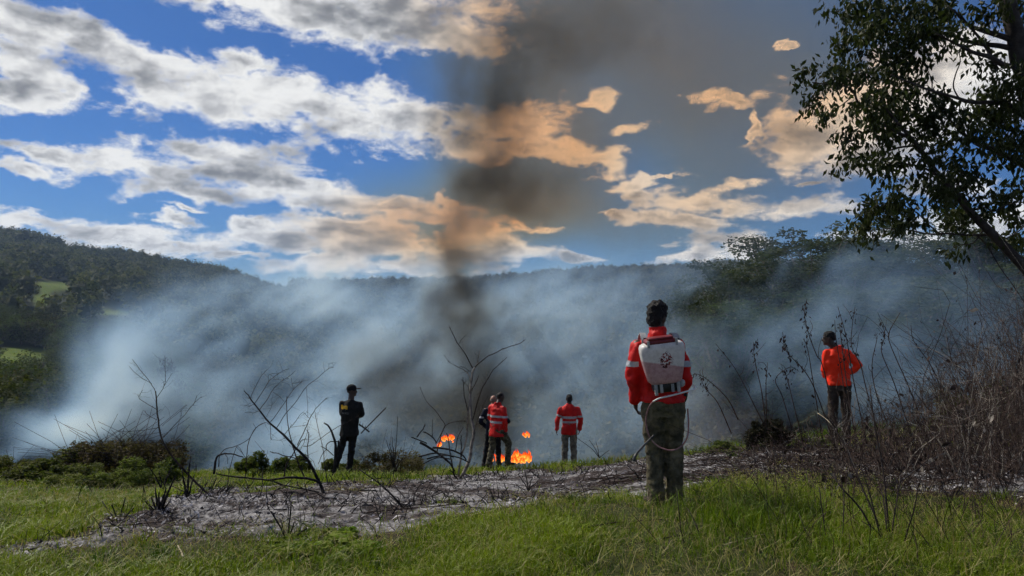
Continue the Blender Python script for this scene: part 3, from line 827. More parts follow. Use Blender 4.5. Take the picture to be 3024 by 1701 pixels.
def ash_litter():
    r = np.random.default_rng(60)
    x, y = uv_ground(60000, -250, 3200, 4.2, 17.5, r, 1.95)
    k = r.random(len(x)) < ash_mask(x, y) * (.45 + .9 * fbm(x * 1.3, y * 1.3, 4, 61)); x, y = x[k], y[k]; n = len(x)
    z = ground_z(x, y) + .02 + .02 * r.random(n)
    a = r.random(n) * 6.283; L = .008 + .036 * r.random(n) ** 3; W = L * (.12 + .22 * r.random(n)); W = np.maximum(W, y * .0005)
    up = .4 * L * r.normal(size=n)
    d = np.stack([np.cos(a) * L, np.sin(a) * L, up], 1); s = np.stack([-np.sin(a) * W, np.cos(a) * W, .5 * W * r.normal(size=n)], 1); p = np.stack([x, y, z], 1)
    c = np.stack([np.zeros(n), np.zeros(n), .5 * L * r.random(n)], 1)
    V = np.stack([p - d, p + s + c, p + d, p - s + c], 1).reshape(-1, 3)
    me = raw_mesh('ash_flakes', V, np.arange(n * 4).reshape(-1, 4)); tn = np.where(r.random(n) < .66, .45 + .55 * r.random(n), .15 * r.random(n)); float_attr(me, 'tone', np.repeat(tn, 4))
    m = bpy.data.materials.new('ash flakes'); m.use_nodes = True; t = m.node_tree; t.nodes.clear(); q = NT(t)
    col = q.ramp(q('ShaderNodeAttribute', attribute_name='tone', out=2), [(0, (.016, .015, .016)), (.4, (.13, .125, .13)), (1, (.50, .48, .49))])
    q('ShaderNodeOutputMaterial', {0: q('ShaderNodeBsdfPrincipled', {'Base Color': col, 'Roughness': .95, 'Specular IOR Level': .1})}, out=None)
    tag(link('ash_flakes', me, m), 'curled white and black ash flakes on the burnt strip', 'ash', kind='stuff')
    # charred stubs and short twigs left standing and lying in the ash
    mb = MB(); x, y = uv_ground(4200, -100, 3100, 4.6, 17.5, r, 1.6); k = r.random(len(x)) < ash_mask(x, y) + .03; x, y = x[k], y[k]; z = ground_z(x, y)
    for xx, yy, zz in zip(x, y, z):
        L = .04 + .22 * r.random() ** 2; e = r.random() ** 1.5 * 1.3; a = r.random() * 6.283
        d = np.array((math.cos(a) * math.cos(e), math.sin(a) * math.cos(e), math.sin(e))) * L; p = np.array((xx, yy, zz + .01)); w = max(.0025, yy * .0005) * (1 + r.random())
        mb.tube([p, p + d * .5 + r.normal(size=3) * L * .08, p + d], [w, w * .8, w * .4], 3)
    tag(mb.build('charred_stubs', M_CHAR), 'short charred stubs and twigs littering the ash', 'twigs', kind='stuff')
ash_litter()

def shrub(name, label, d, parts, base_px, cat='shrub', group=None, mats=None, thick=1.0):
    """a burnt shrub: parts = (polyline in photograph pixels, start radius mm, end radius mm, depth lean m, part name, material)"""
    r = np.random.default_rng(abs(hash(label)) % 9999 if False else sum(map(ord, label)))
    x = (base_px[0] - 1512) / F_PX * d
    loc = np.array((x, d, gz0(x, d)))
    root = empty(name, loc); tag(root, label, cat, group)
    fine = MB() if len(parts) > 8 else None
    for row in parts:
        pp, r0, r1 = row[:3]; dd = row[3] if len(row) > 3 else r.uniform(-.35, .35); nm = row[4] if len(row) > 4 else 'branch'; mt = row[5] if len(row) > 5 else M_TWIG
        mb = MB(); pts = [P(px, py, d + dd * (i / max(1, len(pp) - 1))) for i, (px, py) in enumerate(pp)]
        pts = smooth_path(pts, 3)
        pts = pts + r.normal(size=pts.shape) * .002 * d / 8
        mb.tube(pts - loc, np.linspace(r0 * 1.15, r1 * 1.6, len(pts)) * .001 * thick, 5)
        mb.build(nm, mt, root, True)
        if fine is not None and r1 < 6:
            for k in range(int(2 + len(pts) * .45)):
                i = int(r.uniform(.25, 1) * (len(pts) - 1)); q = pts[i]; t = pts[min(i + 1, len(pts) - 1)] - pts[max(i - 1, 0)]; t = t / (np.linalg.norm(t) + 1e-9)
                L = r.uniform(.03, .14) * d / 9; e = q + (t * .7 + r.normal(size=3) * .55) * L
                fine.tube([q - loc, (q + e) / 2 + r.normal(size=3) * L * .12 - loc, e - loc], np.array((1.5, 1.2, .8)) * .001 * max(1, d / 9), 3)
    if fine is not None and fine.n:
        fine.build('twigs', M_TWIG, root)['kind'] = 'stuff'
    return root
def gz0(x, y): return float(ground_z(np.array([x]), np.array([y]))[0])

shrub('burnt_sapling', 'thin burnt sapling leaning left over the ash with bare side twigs', 8.2, [
    ([(640, 1484), (556, 1402), (501, 1336), (476, 1290), (468, 1239), (462, 1190), (460, 1155)], 13, 5, .2, 'stem'),
    ([(460, 1157), (443, 1128), (412, 1089), (392, 1062)], 4, 2), ([(447, 1134), (404, 1105), (381, 1081)], 3, 1.5), ([(462, 1176), (486, 1136), (488, 1100), (486, 1050)], 3.5, 1.5), ([(484, 1140), (509, 1101)], 2.5, 1.5),
    ([(463, 1210), (427, 1188), (410, 1173), (420, 1153)], 3.5, 2), ([(465, 1240), (439, 1227), (425, 1212)], 3, 1.5), ([(468, 1262), (408, 1272), (350, 1274)], 3, 1.5), ([(352, 1273), (358, 1300), (366, 1312)], 2, 1.2), ([(476, 1276), (420, 1285), (385, 1280)], 2.2, 1.2),
    ([(482, 1293), (517, 1255), (548, 1222), (575, 1188), (598, 1171)], 4, 1.6), ([(571, 1198), (581, 1168)], 2, 1.2), ([(478, 1258), (517, 1227), (552, 1196)], 2.6, 1.2), ([(497, 1319), (536, 1282), (561, 1255)], 3, 1.4), ([(510, 1300), (524, 1310), (540, 1340), (535, 1375)], 2.6, 1.4),
    ([(484, 1305), (450, 1300), (420, 1312)], 2.4, 1.2), ([(645, 1503), (556, 1457), (486, 1427)], 6, 2.5, -.3), ([(528, 1376), (545, 1330), (548, 1315)], 2.6, 1.2), ([(552, 1398), (565, 1345)], 3, 1.4)], (640, 1484), thick=.88)

shrub('burnt_shrub', 'spreading burnt shrub with long bare branches left of the person in black', 8.6, [
    ([(962, 1470), (956, 1455), (944, 1425), (910, 1359), (872, 1321), (840, 1286), (799, 1251), (765, 1211), (739, 1176), (721, 1153)], 24, 4, .15, 'stem', M_CHAR),
    ([(739, 1176), (756, 1138), (773, 1109), (788, 1092)], 3.5, 1.5), ([(752, 1192), (773, 1159), (797, 1124), (826, 1101), (852, 1089)], 4.5, 1.6), ([(794, 1127), (794, 1108), (810, 1103)], 2, 1.2),
    ([(766, 1211), (791, 1176), (805, 1153), (828, 1128), (854, 1112), (872, 1096)], 4.5, 1.5), ([(805, 1157), (826, 1172), (840, 1186)], 2.4, 1.4), ([(806, 1120), (830, 1122), (850, 1117)], 2, 1.2),
    ([(752, 1193), (736, 1199), (710, 1197)], 2.6, 1.3), ([(765, 1214), (750, 1218), (723, 1218)], 2.6, 1.3), ([(745, 1176), (729, 1178)], 2, 1.2),
    ([(799, 1246), (826, 1211), (849, 1176), (866, 1151), (895, 1124)], 4.5, 2), ([(866, 1151), (859, 1117)], 2.4, 1.4), ([(862, 1133), (885, 1130)], 1.8, 1.2),
    ([(817, 1264), (843, 1222), (872, 1190), (901, 1147), (936, 1118), (970, 1089), (985, 1085)], 5, 1.8), ([(970, 1090), (972, 1076), (982, 1070)], 1.6, 1), ([(905, 1142), (908, 1185), (909, 1233)], 2, 1.4),
    ([(840, 1283), (854, 1266), (872, 1246), (894, 1218), (910, 1234)], 4, 1.8), ([(858, 1262), (885, 1258), (910, 1255)], 2.2, 1.4), ([(878, 1315), (901, 1269), (915, 1234), (933, 1208), (956, 1182), (965, 1174)], 6, 2),
    ([(901, 1411), (883, 1373), (869, 1330), (857, 1292), (849, 1240), (847, 1170)], 9, 3), ([(840, 1408), (843, 1379), (857, 1353), (872, 1330), (889, 1303), (902, 1298)], 9, 3),
    ([(947, 1428), (924, 1417), (886, 1411), (843, 1411), (791, 1417), (727, 1411), (669, 1405), (640, 1399)], 18, 5, -.5, 'branch', M_CHAR), ([(941, 1454), (901, 1446), (843, 1434), (791, 1417)], 9, 4, -.4, 'branch', M_CHAR), ([(930, 1468), (872, 1456), (828, 1431), (800, 1415)], 7, 3),
    ([(910, 1359), (857, 1350), (826, 1341), (798, 1334)], 6, 3.5), ([(968, 1434), (959, 1373), (953, 1321), (939, 1263), (930, 1219)], 5, 2), ([(897, 1318), (918, 1315), (947, 1295), (999, 1260), (1060, 1228)], 4.5, 2, -.2),
    ([(799, 1251), (800, 1290), (802, 1298)], 3, 2), ([(802, 1298), (830, 1299), (843, 1290)], 2, 1.4), ([(772, 1233), (785, 1238), (797, 1246)], 2.4, 1.4), ([(787, 1230), (800, 1205), (806, 1185)], 2, 1.2),
    ([(886, 1330), (902, 1296), (911, 1258)], 3, 1.6), ([(910, 1358), (908, 1318), (912, 1285), (906, 1270)], 6, 3)], (962, 1470), thick=.85)

shrub('burnt_canes', 'arching burnt canes at the crest left of the spreading burnt shrub', 10.5, [
    ([(632, 1400), (640, 1352), (657, 1341), (683, 1340), (718, 1350)], 15, 5, .1, 'cane', M_CHAR), ([(646, 1379), (649, 1344), (669, 1324), (695, 1318), (736, 1295), (756, 1263), (782, 1248)], 6, 2, .2, 'cane'), ([(724, 1408), (730, 1335), (739, 1292), (756, 1263), (782, 1248), (800, 1255)], 6, 2, -.1, 'cane'),
    ([(670, 1437), (678, 1388), (689, 1347), (702, 1318), (727, 1356)], 5, 2, .1, 'cane'), ([(665, 1342), (672, 1352), (672, 1370)], 4, 2, 0, 'cane'), ([(696, 1316), (720, 1345), (735, 1375)], 3, 2, 0, 'cane'), ([(748, 1250), (756, 1262)], 2.5, 1.5, 0, 'cane')], (650, 1405))

shrub('charred_stump', 'bent charred stump with ragged arms at the left foot of the person in black', 13.2, [
    ([(978, 1440), (985, 1400), (991, 1344), (988, 1300), (973, 1263), (957, 1248)], 34, 7, 0, 'stem', M_CHAR), ([(992, 1345), (999, 1320), (1000, 1300)], 22, 8, 0, 'branch', M_CHAR), ([(999, 1304), (976, 1305), (964, 1315), (964, 1330)], 9, 5, 0, 'branch', M_CHAR), ([(985, 1345), (962, 1325), (948, 1318)], 7, 4, 0, 'branch', M_CHAR), ([(962, 1328), (950, 1345), (940, 1370)], 6, 3, 0, 'branch', M_CHAR), ([(975, 1262), (985, 1290)], 6, 4, 0, 'branch', M_CHAR)], (978, 1440))

shrub('bare_sapling', 'bare pale sapling with raised forked branches in front of the dark smoke', 13.0, [
    ([(1361, 1412), (1385, 1362), (1395, 1307), (1399, 1265), (1392, 1231), (1388, 1162), (1395, 1100), (1402, 1086)], 30, 9, .3, 'stem', M_PALEW), ([(1354, 1408), (1361, 1351), (1371, 1320), (1378, 1286), (1382, 1231), (1388, 1175), (1390, 1141), (1388, 1120), (1382, 1103), (1368, 1091)], 16, 5, -.2, 'stem', M_PALEW),
    ([(1344, 1408), (1333, 1362), (1326, 1307), (1319, 1279)], 11, 5, -.3, 'stem'), ([(1395, 1088), (1378, 1051), (1354, 1018), (1337, 986), (1326, 965)], 8, 3.5, .2), ([(1402, 1084), (1433, 1058), (1468, 1039), (1495, 1027), (1533, 1015), (1551, 1003)], 9, 3.5, -.2), ([(1396, 1240), (1419, 1158), (1437, 1127), (1451, 1099), (1471, 1079), (1497, 1055)], 9, 3, .4),
    ([(1388, 1160), (1406, 1130), (1414, 1108)], 6, 3), ([(1382, 1217), (1371, 1169), (1367, 1115)], 8, 4, -.4, 'branch', M_CHAR), ([(1354, 1018), (1366, 1000), (1374, 992)], 4, 2), ([(1402, 1086), (1412, 1060), (1418, 1030)], 5, 2.5, .1, 'branch', M_PALEW), ([(1368, 1091), (1345, 1080), (1326, 1070)], 4, 2), ([(1326, 1070), (1312, 1048)], 3, 2), ([(1392, 1100), (1370, 1085), (1350, 1083)], 4, 2),
    ([(1409, 1080), (1412, 1066)], 5, 3, 0, 'branch', M_PALEW), ([(1437, 1127), (1436, 1100)], 4, 2.5, 0, 'branch', M_PALEW), ([(1419, 1158), (1408, 1170)], 4, 2), ([(1395, 1290), (1420, 1215), (1440, 1170)], 4, 2), ([(1386, 1165), (1380, 1140), (1360, 1120)], 4, 2)], (1352, 1412))
shrub('charred_branches', 'heap of fallen charred branches beside the left flame', 12.2, [
    ([(1240, 1307), (1281, 1331), (1323, 1362), (1342, 1390)], 20, 9, .2, 'branch', M_CHAR), ([(1278, 1322), (1326, 1327), (1361, 1341), (1378, 1358)], 16, 7, .2, 'branch', M_CHAR), ([(1236, 1348), (1290, 1338), (1340, 1350)], 13, 6, .1, 'branch', M_CHAR), ([(1232, 1292), (1248, 1268), (1256, 1254)], 10, 5, 0, 'branch', M_CHAR), ([(1250, 1275), (1278, 1290), (1288, 1310)], 10, 6, 0, 'branch', M_CHAR), ([(1276, 1293), (1276, 1238)], 5, 3, 0, 'branch', M_CHAR),
    ([(1240, 1141), (1257, 1182), (1285, 1213), (1306, 1241), (1314, 1255), (1306, 1276), (1297, 1307), (1290, 1335)], 3.5, 6, 0, 'branch', M_TWIG), ([(1288, 1310), (1314, 1260), (1340, 1246), (1375, 1244)], 6, 4, .1), ([(1215, 1292), (1230, 1296), (1260, 1310)], 9, 6, 0, 'branch', M_CHAR), ([(1345, 1330), (1352, 1290), (1368, 1262)], 7, 4, .1), ([(1362, 1350), (1362, 1310), (1362, 1285)], 8, 5, .1, 'branch', M_CHAR), ([(1260, 1355), (1310, 1345), (1355, 1352), (1385, 1366)], 11, 6, .1, 'branch', M_CHAR), ([(1250, 1370), (1290, 1352), (1330, 1356)], 9, 6, -.1, 'branch', M_CHAR)], (1300, 1385))

def stump_clump(label, px, py, d, stems, r0=9, name='charred_stool'):
    P_ = []
    for (ex, ey) in stems:
        P_.append(([(px, py), (px + (ex - px) * .35, py + (ey - py) * .45), (ex, ey)], r0, 3, None, 'stem', M_CHAR))
    P_ = [(a, b, c, random.uniform(-.2, .2), e, f) for a, b, c, _, e, f in P_]
    shrub(name, label, d, P_, (px, py))
stump_clump('black burnt stool of upright stems at the left of the ash', 470, 1538, 6.6, [(447, 1468), (440, 1500), (458, 1440), (470, 1452), (482, 1460), (501, 1480), (517, 1406), (492, 1440), (430, 1480)], 17)
stump_clump('small black burnt stool on the ash behind the leaning sapling', 552, 1488, 7.8, [(536, 1390), (545, 1420), (559, 1410), (566, 1430), (575, 1400), (562, 1345)], 13)
stump_clump('blackened stems on the ash below the person in black', 1190, 1500, 6.8, [(1130, 1440), (1060, 1385), (1150, 1465), (1215, 1480), (1170, 1478), (1235, 1490)], 8)
stump_clump('scorched stems at the near edge of the ash, low centre left', 850, 1610, 5.3, [(800, 1510), (826, 1530), (870, 1540), (860, 1480), (905, 1560), (890, 1590)], 6)
stump_clump('dry scorched tangle in the grass at the left of the ash', 350, 1560, 6.2, [(300, 1480), (330, 1490), (370, 1470), (280, 1520), (395, 1500), (410, 1540), (320, 1530)], 4)
stump_clump('thin burnt sticks standing on the grass crest right of the person in black', 1165, 1400, 13.5, [(1150, 1310), (1158, 1290), (1175, 1230), (1140, 1300), (1185, 1320), (1200, 1335)], 7)
stump_clump('charred sticks on the crest right of the pale red-shirted person', 1770, 1352, 15.0, [(1700, 1290), (1740, 1300), (1800, 1330), (1760, 1305)], 7)
stump_clump('low burnt stems at the left rear of the ash', 480, 1450, 9.5, [(440, 1380), (470, 1390), (500, 1400), (510, 1370), (455, 1410)], 8)
stump_clump('burnt twigs close to the left foot of the sprayer carrier', 1890, 1420, 9.5, [(1850, 1370), (1905, 1350), (1870, 1385), (1930, 1380)], 6)
stump_clump('short burnt stems on the ash centre right', 1560, 1450, 8.0, [(1530, 1400), (1550, 1390), (1575, 1405), (1590, 1420)], 6)

# sticks strewn over the ash left of the sprayer man
def stick_pile():
    r = np.random.default_rng(71); g = 'thin sticks strewn on the ash'
    for k in range(46):
        u = r.uniform(1640, 2180); d = r.uniform(7.2, 11.0); x = (u - 1512) / F_PX * d; a = r.normal() * .35 + (math.pi if r.random() < .5 else 0); L = r.uniform(.3, 1.1)
        p = np.array((x, d, 0)); e = p + np.array((math.cos(a), math.sin(a) * .8, 0)) * L; m = (p + e) / 2 + r.normal(size=3) * .05
        pts = smooth_path([p, m, e], 3)
        for q in pts: q[2] = gz0(q[0], q[1]) + .03 + .05 * r.random()
        root = pts[0].copy(); mb = MB(); mb.tube(pts - root, np.linspace(.008, .004, len(pts)) * r.uniform(.6, 1.2), 5)
        o = mb.build('stick', M_STALK if r.random() < .7 else M_PALEW, None, True); o.location = root
        tag(o, 'thin dry stick lying on the ash beside the sprayer carrier', 'stick', g)
stick_pile()
FALLEN = [([(2160, 1568), (2300, 1580), (2460, 1555), (2470, 1548)], 5.6, 'long pale stalk lying across the grass at the lower right'), ([(2140, 1650), (2200, 1628), (2256, 1622)], 4.9, 'pale bent stalk on the grass left of the bare weeds'), ([(2705, 1568), (2760, 1620), (2840, 1690)], 5.1, 'straight white stalk in the grass at the bottom right'),
          ([(1000, 1590), (1130, 1545), (1280, 1520), (1370, 1505)], 6.0, 'long thin stalk along the ash edge, low centre'), ([(1380, 1545), (1440, 1535), (1490, 1522)], 5.8, 'short pale stalk on the grass below the ash, centre'), ([(1690, 1660), (1760, 1620), (1830, 1570), (1960, 1570)], 5.3, 'thin bent twig rising from the grass, low centre right'), ([(1060, 1690), (1140, 1640), (1160, 1625)], 4.8, 'pale bent stem at the bottom left of centre'),
          ([(540, 1690), (535, 1640), (525, 1610)], 4.7, 'upright pale stem at the bottom left'), ([(800, 1700), (840, 1680), (870, 1670)], 4.6, 'pale stem beside the leafy weeds'), ([(220, 1608), (380, 1612), (480, 1608), (600, 1570)], 5.7, 'brown stalk along the lower edge of the ash, left'), ([(80, 1495), (95, 1530), (125, 1555)], 6.6, 'pale curved straw on the grass at the far left'), ([(1840, 1700), (1900, 1665), (1990, 1640), (2080, 1660)], 4.8, 'brown arching stem in the grass at the bottom, right of centre'), ([(230, 1480), (255, 1500), (260, 1545)], 7.0, 'dark curved stem in the grass left of the burnt stool')]
for pp, d, lab in FALLEN:
    pts = smooth_path([P(px, py, d + .15 * i) for i, (px, py) in enumerate(pp)], 4)
    for q in pts: q[2] = max(q[2], gz0(q[0], q[1]) + .02)
    mb = MB(); mb.tube(pts - pts[0], np.linspace(.006, .0035, len(pts)), 5); o = mb.build('fallen_stalk', M_STRAW if 'pale' in lab or 'white' in lab else M_STALK, None, True); o.location = pts[0]; tag(o, lab, 'stalk')

# ------------------------------------------------------------------ leafy shrubs on the crest
def leafy(seed, n, R_, H_, leaf, mat, twigs=0):
    r = np.random.default_rng(seed); cs, rs = [], []
    st = MB()
    for k in range(n):
        a = r.random() * 6.28; l = R_ * math.sqrt(r.random()); z = H_ * (.15 + .7 * r.random() * (1 - .6 * (l / R_) ** 2)); q = np.array((math.cos(a) * l, math.sin(a) * l, z))
        st.tube([(q[0] * .3, q[1] * .3, -.03), q * (.8, .8, .7), q], [.008, .006, .003], 4); cs.append(q); w = R_ * (.16 + .14 * r.random()); rs.append(np.array((w, w, w * .8)))
    for k in range(twigs):
        a = r.random() * 6.28; l = R_ * r.random(); q = np.array((math.cos(a) * l, math.sin(a) * l, H_ * (.7 + .5 * r.random()))); st.tube(smooth_path([(q[0] * .4, q[1] * .4, 0), q * (.75, .75, .6), q + r.normal(size=3) * (.3, .3, .1)], 3), np.linspace(.005, .0025, 7), 4)
    a = st.mesh('stems', True); a.materials.append(M_TWIG); b = crown_mesh('foliage', cs, rs, [260] * n, leaf * .6, r); b.materials.append(mat)
    return a, b
M_SHR = leaf_material('crest shrub leaves', (.045, .062, .014), (.135, .140, .040), .3, .8)
M_SHB = leaf_material('scorched shrub leaves', (.045, .034, .020), (.13, .105, .055), .25, .8)
M_SHD = leaf_material('dark round bush leaves', (.010, .010, .007), (.032, .030, .016), .1, .8)
M_LUSH = leaf_material('fresh weed leaves', (.085, .14, .012), (.17, .22, .025), .35, .7)
SH = [leafy(1, 20, .75, .75, .075, M_SHR, 6), leafy(2, 20, .8, .7, .07, M_SHB, 34), leafy(3, 46, .46, .85, .07, M_SHD, 6), leafy(4, 16, .45, .4, .065, M_SHR, 3), leafy(5, 12, .28, .26, .085, M_LUSH, 0)]
def bush(k, px, d, s, label, name='low_shrub', sz=None, dz=-.03, part=None):
    x = (px - 1512) / F_PX * d; root = empty(name, (x, d, gz0(x, d) + dz), px * .7); root.scale = (s, s, sz or s); tag(root, label, 'shrub')
    link('stems', SH[k][0], None, root); link('foliage', SH[k][1], None, root)
for a in [(0, 20, 13.2, 1.0, 'leafy green shrub at the left edge of the crest', 'low_shrub', .8), (3, 120, 13.0, 1.1, 'small leafy shrub second from the left edge on the crest'), (0, 215, 14.2, 1.25, 'leafy shrub on the left crest before the brown twiggy shrubs', 'low_shrub', 1.0), (1, 310, 14.4, 1.25, 'brown twiggy shrub at the middle of the left crest thicket', 'low_shrub', 1.35),
          (1, 400, 14.0, 1.15, 'scorched twiggy shrub at the right of the left crest thicket', 'low_shrub', 1.4), (0, 395, 12.8, .8, 'green shrub in front of the scorched twigs on the left crest'), (0, 260, 12.6, .75, 'low green shrub in front of the left crest thicket', 'low_shrub', .6), (3, 460, 13.4, 1.0, 'brown-green shrub right of the left crest thicket', 'low_shrub', 1.3),
          (3, 790, 14.6, 1.2, 'round green shrub on the crest behind the spreading burnt shrub', 'low_shrub', 1.4), (3, 925, 14.8, 1.1, 'green shrub on the crest left of the person in black', 'low_shrub', 1.2), (3, 860, 15.2, .9, 'small green shrub on the crest behind the burnt branches'), (1, 1160, 14.4, .8, 'dark brown scrubby shrub on the crest right of the person in black', 'low_shrub', .9), (3, 1040, 15.6, .9, 'low green shrub behind the legs of the person in black'),
          (2, 2272, 12.4, .80, 'dense dark round bush below the dry weeds at the right', 'round_bush', 1.0), (3, 2130, 12.6, .9, 'low green shrub left of the dark round bush'), (3, 2400, 13.2, .9, 'low green shrub behind the weeds left of the person in orange'), (0, 2950, 11.5, 1.1, 'dim green shrub inside the dry thicket at the right', 'low_shrub', 1.5)]:
    bush(*a)
for k, (px, d, s) in enumerate([(905, 4.75, 1.0), (975, 4.95, 1.2), (860, 5.0, .7), (1010, 4.65, .8), (940, 5.2, .8)]):
    x = (px - 1512) / F_PX * d; root = empty('leafy_weed', (x, d, gz0(x, d) - .02), px); root.scale = (s * .9, s * .9, s * .42); tag(root, 'bright broad-leaved weed growing low at the bottom left of centre', 'weed', 'broad-leaved weeds in the grass')
    link('stems', SH[4][0], None, root); link('foliage', SH[4][1], None, root)

# ------------------------------------------------------------------ dead weeds at the right
def weed(label, pp, d, group=None, leaves=8, r0=5.0, mat=None, seed=0, side=3, lean=None, tuft=.0):
    """tall dead stalk: stem through pixels, side shoots, drooping shrivelled leaves near the top"""
    r = np.random.default_rng(seed + 900)
    dd = r.uniform(-.4, .4) if lean is None else lean
    pts = smooth_path([P(px, py, d + dd * i / len(pp)) for i, (px, py) in enumerate(pp)], 4)
    loc = pts[0].copy(); loc[2] = min(loc[2], gz0(loc[0], loc[1])); root = empty('dead_weed', loc); tag(root, label, 'weed', group)
    mb = MB(); mb.tube(pts - loc, np.linspace(r0 * 1.7, 3.2, len(pts)) * .001, 5); mb.build('stem', mat or M_STALK, root, True)
    L = np.linalg.norm(pts[-1] - pts[0])
    for k in range(side):
        i = int(len(pts) * r.uniform(.35, .85)); p = pts[i]; e = p + np.array((r.normal() * .12, r.normal() * .12, .12 + .15 * r.random())) * L * .6
        mb = MB(); mb.tube(smooth_path([p, (p + e) / 2 + r.normal(size=3) * .02, e], 3) - loc, np.linspace(4.0, 2.2, 7) * .001, 4); mb.build('side_shoot', mat or M_STALK, root, True)
    if leaves:
        V, Q, n_ = [], [], 0
        for k in range(leaves):
            p = pts[int((len(pts) - 1) * (1 - .5 * r.random() ** 1.3))] + r.normal(size=3) * .018
            l = .022 + .04 * r.random(); w = l * .22; dn = np.array((r.normal() * .5, r.normal() * .5, -1)); dn /= np.linalg.norm(dn); s = np.cross(dn, r.normal(size=3)); s /= np.linalg.norm(s); f = np.cross(dn, s) * w * .8
            V += [p, p + dn * l * .5 + s * w + f, p + dn * l, p + dn * l * .5 - s * w + f]; Q.append((n_, n_ + 1, n_ + 2, n_ + 3)); n_ += 4
        link('dead_leaves', raw_mesh('dead_leaves', np.array(V) - loc, Q), M_DEADL, root)['kind'] = 'stuff'
    return root
W = [([(2482, 1310), (2432, 1089), (2412, 1050), (2389, 988), (2376, 930), (2383, 883)], 9.0, 'tallest dead weed with a tufted black tip left of the person in orange', 22),
     ([(2600, 1300), (2560, 1155), (2541, 1077), (2515, 1023), (2517, 961), (2525, 906)], 9.2, 'dead weed with a clotted tip just right of the orange shirt', 16), ([(2690, 1280), (2640, 1130), (2603, 1038), (2614, 988), (2595, 941)], 9.4, 'dead weed with a drooping leafy tip right of the orange shirt', 14),
     ([(2740, 1290), (2684, 1143), (2646, 1058), (2624, 1000), (2630, 972), (2659, 922)], 9.0, 'bare curved dead weed bending right, far right of the orange shirt', 0), ([(2470, 1330), (2412, 1163), (2374, 1093), (2323, 1038), (2311, 980)], 8.6, 'thick dead weed leaning left with ragged leaves along its top', 20),
     ([(2262, 1260), (2249, 1155), (2234, 1089), (2226, 1038), (2238, 1000)], 9.2, 'dead weed with a bushy drooping head above the dark round bush', 20), ([(2264, 1240), (2262, 1140), (2267, 1070)], 9.4, 'short dead weed beside the bushy-headed one above the round bush', 8), ([(2260, 1260), (2230, 1202), (2191, 1124), (2160, 1073), (2113, 1015)], 9.0, 'long dead weed leaning far left toward the sprayer carrier', 3),
     ([(2180, 1240), (2150, 1180), (2100, 1130), (2060, 1105), (2036, 1112)], 9.0, 'arching dead weed drooping left beside the sprayer carrier', 7), ([(2370, 1300), (2340, 1180), (2322, 1110), (2300, 1085)], 9.6, 'dead weed with hanging pods between the round bush and the orange shirt', 8), ([(2430, 1300), (2400, 1120), (2385, 1030), (2372, 1000)], 10, 'thin dead weed left of the orange shirt with tiny leaves', 6),
     ([(2500, 1320), (2492, 1150), (2470, 1010), (2465, 945)], 9.5, 'dead weed standing straight in front of the person in orange', 4), ([(2530, 1320), (2500, 1130), (2484, 1000), (2480, 960)], 9.0, 'leafy dead weed crossing the orange shirt', 12), ([(2560, 1310), (2520, 1120), (2500, 1000), (2474, 905)], 8.8, 'dead weed bending over the head of the person in orange', 5),
     ([(2640, 1300), (2590, 1170), (2575, 1080), (2590, 1000), (2585, 985)], 9.5, 'slim dead weed right of the elbow of the orange shirt', 3), ([(2820, 1280), (2760, 1100), (2700, 1010), (2690, 960)], 9.3, 'slim dead weed at the left fringe of the right thicket', 2), ([(2160, 1280), (2120, 1190), (2085, 1150), (2070, 1120)], 9.4, 'small dead weed close right of the sprayer carrier', 6), ([(2340, 1270), (2310, 1170), (2290, 1120), (2330, 1085), (2350, 1090)], 9.8, 'hooked dead weed above the dark round bush', 5)]
for i, (pp, d, lab, nl) in enumerate(W):
    weed(lab, pp, d, None, nl * 2, 4.6, None, i, 2)
# the tall bare weed shrub in the right foreground
shrub('bare_weed_clump', 'tall bare dark weed clump rising from the green grass at the lower right', 4.9, [
    ([(2620, 1720), (2587, 1596), (2548, 1511), (2486, 1441), (2460, 1400)], 8, 3, .3, 'stem'), ([(2625, 1720), (2614, 1604), (2568, 1488), (2525, 1390), (2490, 1305), (2455, 1254)], 7, 2, .5, 'stem'), ([(2635, 1720), (2634, 1682), (2622, 1526), (2607, 1390), (2583, 1254), (2568, 1138)], 8, 2, .4, 'stem'), ([(2630, 1680), (2638, 1545), (2655, 1440), (2661, 1400)], 5, 2, .2, 'stem'), ([(2630, 1690), (2600, 1585), (2560, 1430), (2540, 1380)], 6, 2, .1, 'stem'),
    ([(2640, 1700), (2670, 1600), (2700, 1500), (2712, 1430)], 5, 2, -.2, 'stem'), ([(2486, 1700), (2490, 1560), (2492, 1460), (2480, 1400)], 4.5, 2, .2, 'stem'), ([(2628, 1650), (2612, 1500), (2600, 1430)], 5, 2, .2, 'stem'), ([(2445, 1640), (2430, 1520), (2420, 1440)], 4, 2, .1, 'stem'), ([(2615, 1600), (2580, 1560), (2545, 1540)], 3.5, 2, 0, 'stem'), ([(2455, 1254), (2437, 1235), (2415, 1220)], 3, 1.6, .1, 'tip', M_STRAW)], (2630, 1715), 'weed')
shrub('bare_weed_clump', 'thin bare stems standing in the grass left of the tall bare weed clump', 4.8, [
    ([(2045, 1720), (2035, 1660), (2010, 1560), (1998, 1440)], 4, 2, .3, 'stem'), ([(2100, 1700), (2060, 1560), (2030, 1500)], 3.5, 1.6, .3, 'stem'), ([(2020, 1710), (1990, 1640), (1975, 1590)], 3, 1.6, .2, 'stem'), ([(2450, 1700), (2390, 1590), (2360, 1520)], 4, 1.8, .2, 'stem'), ([(1790, 1720), (1780, 1640), (1770, 1600)], 3, 1.6, .1, 'stem')], (2045, 1715), 'weed')

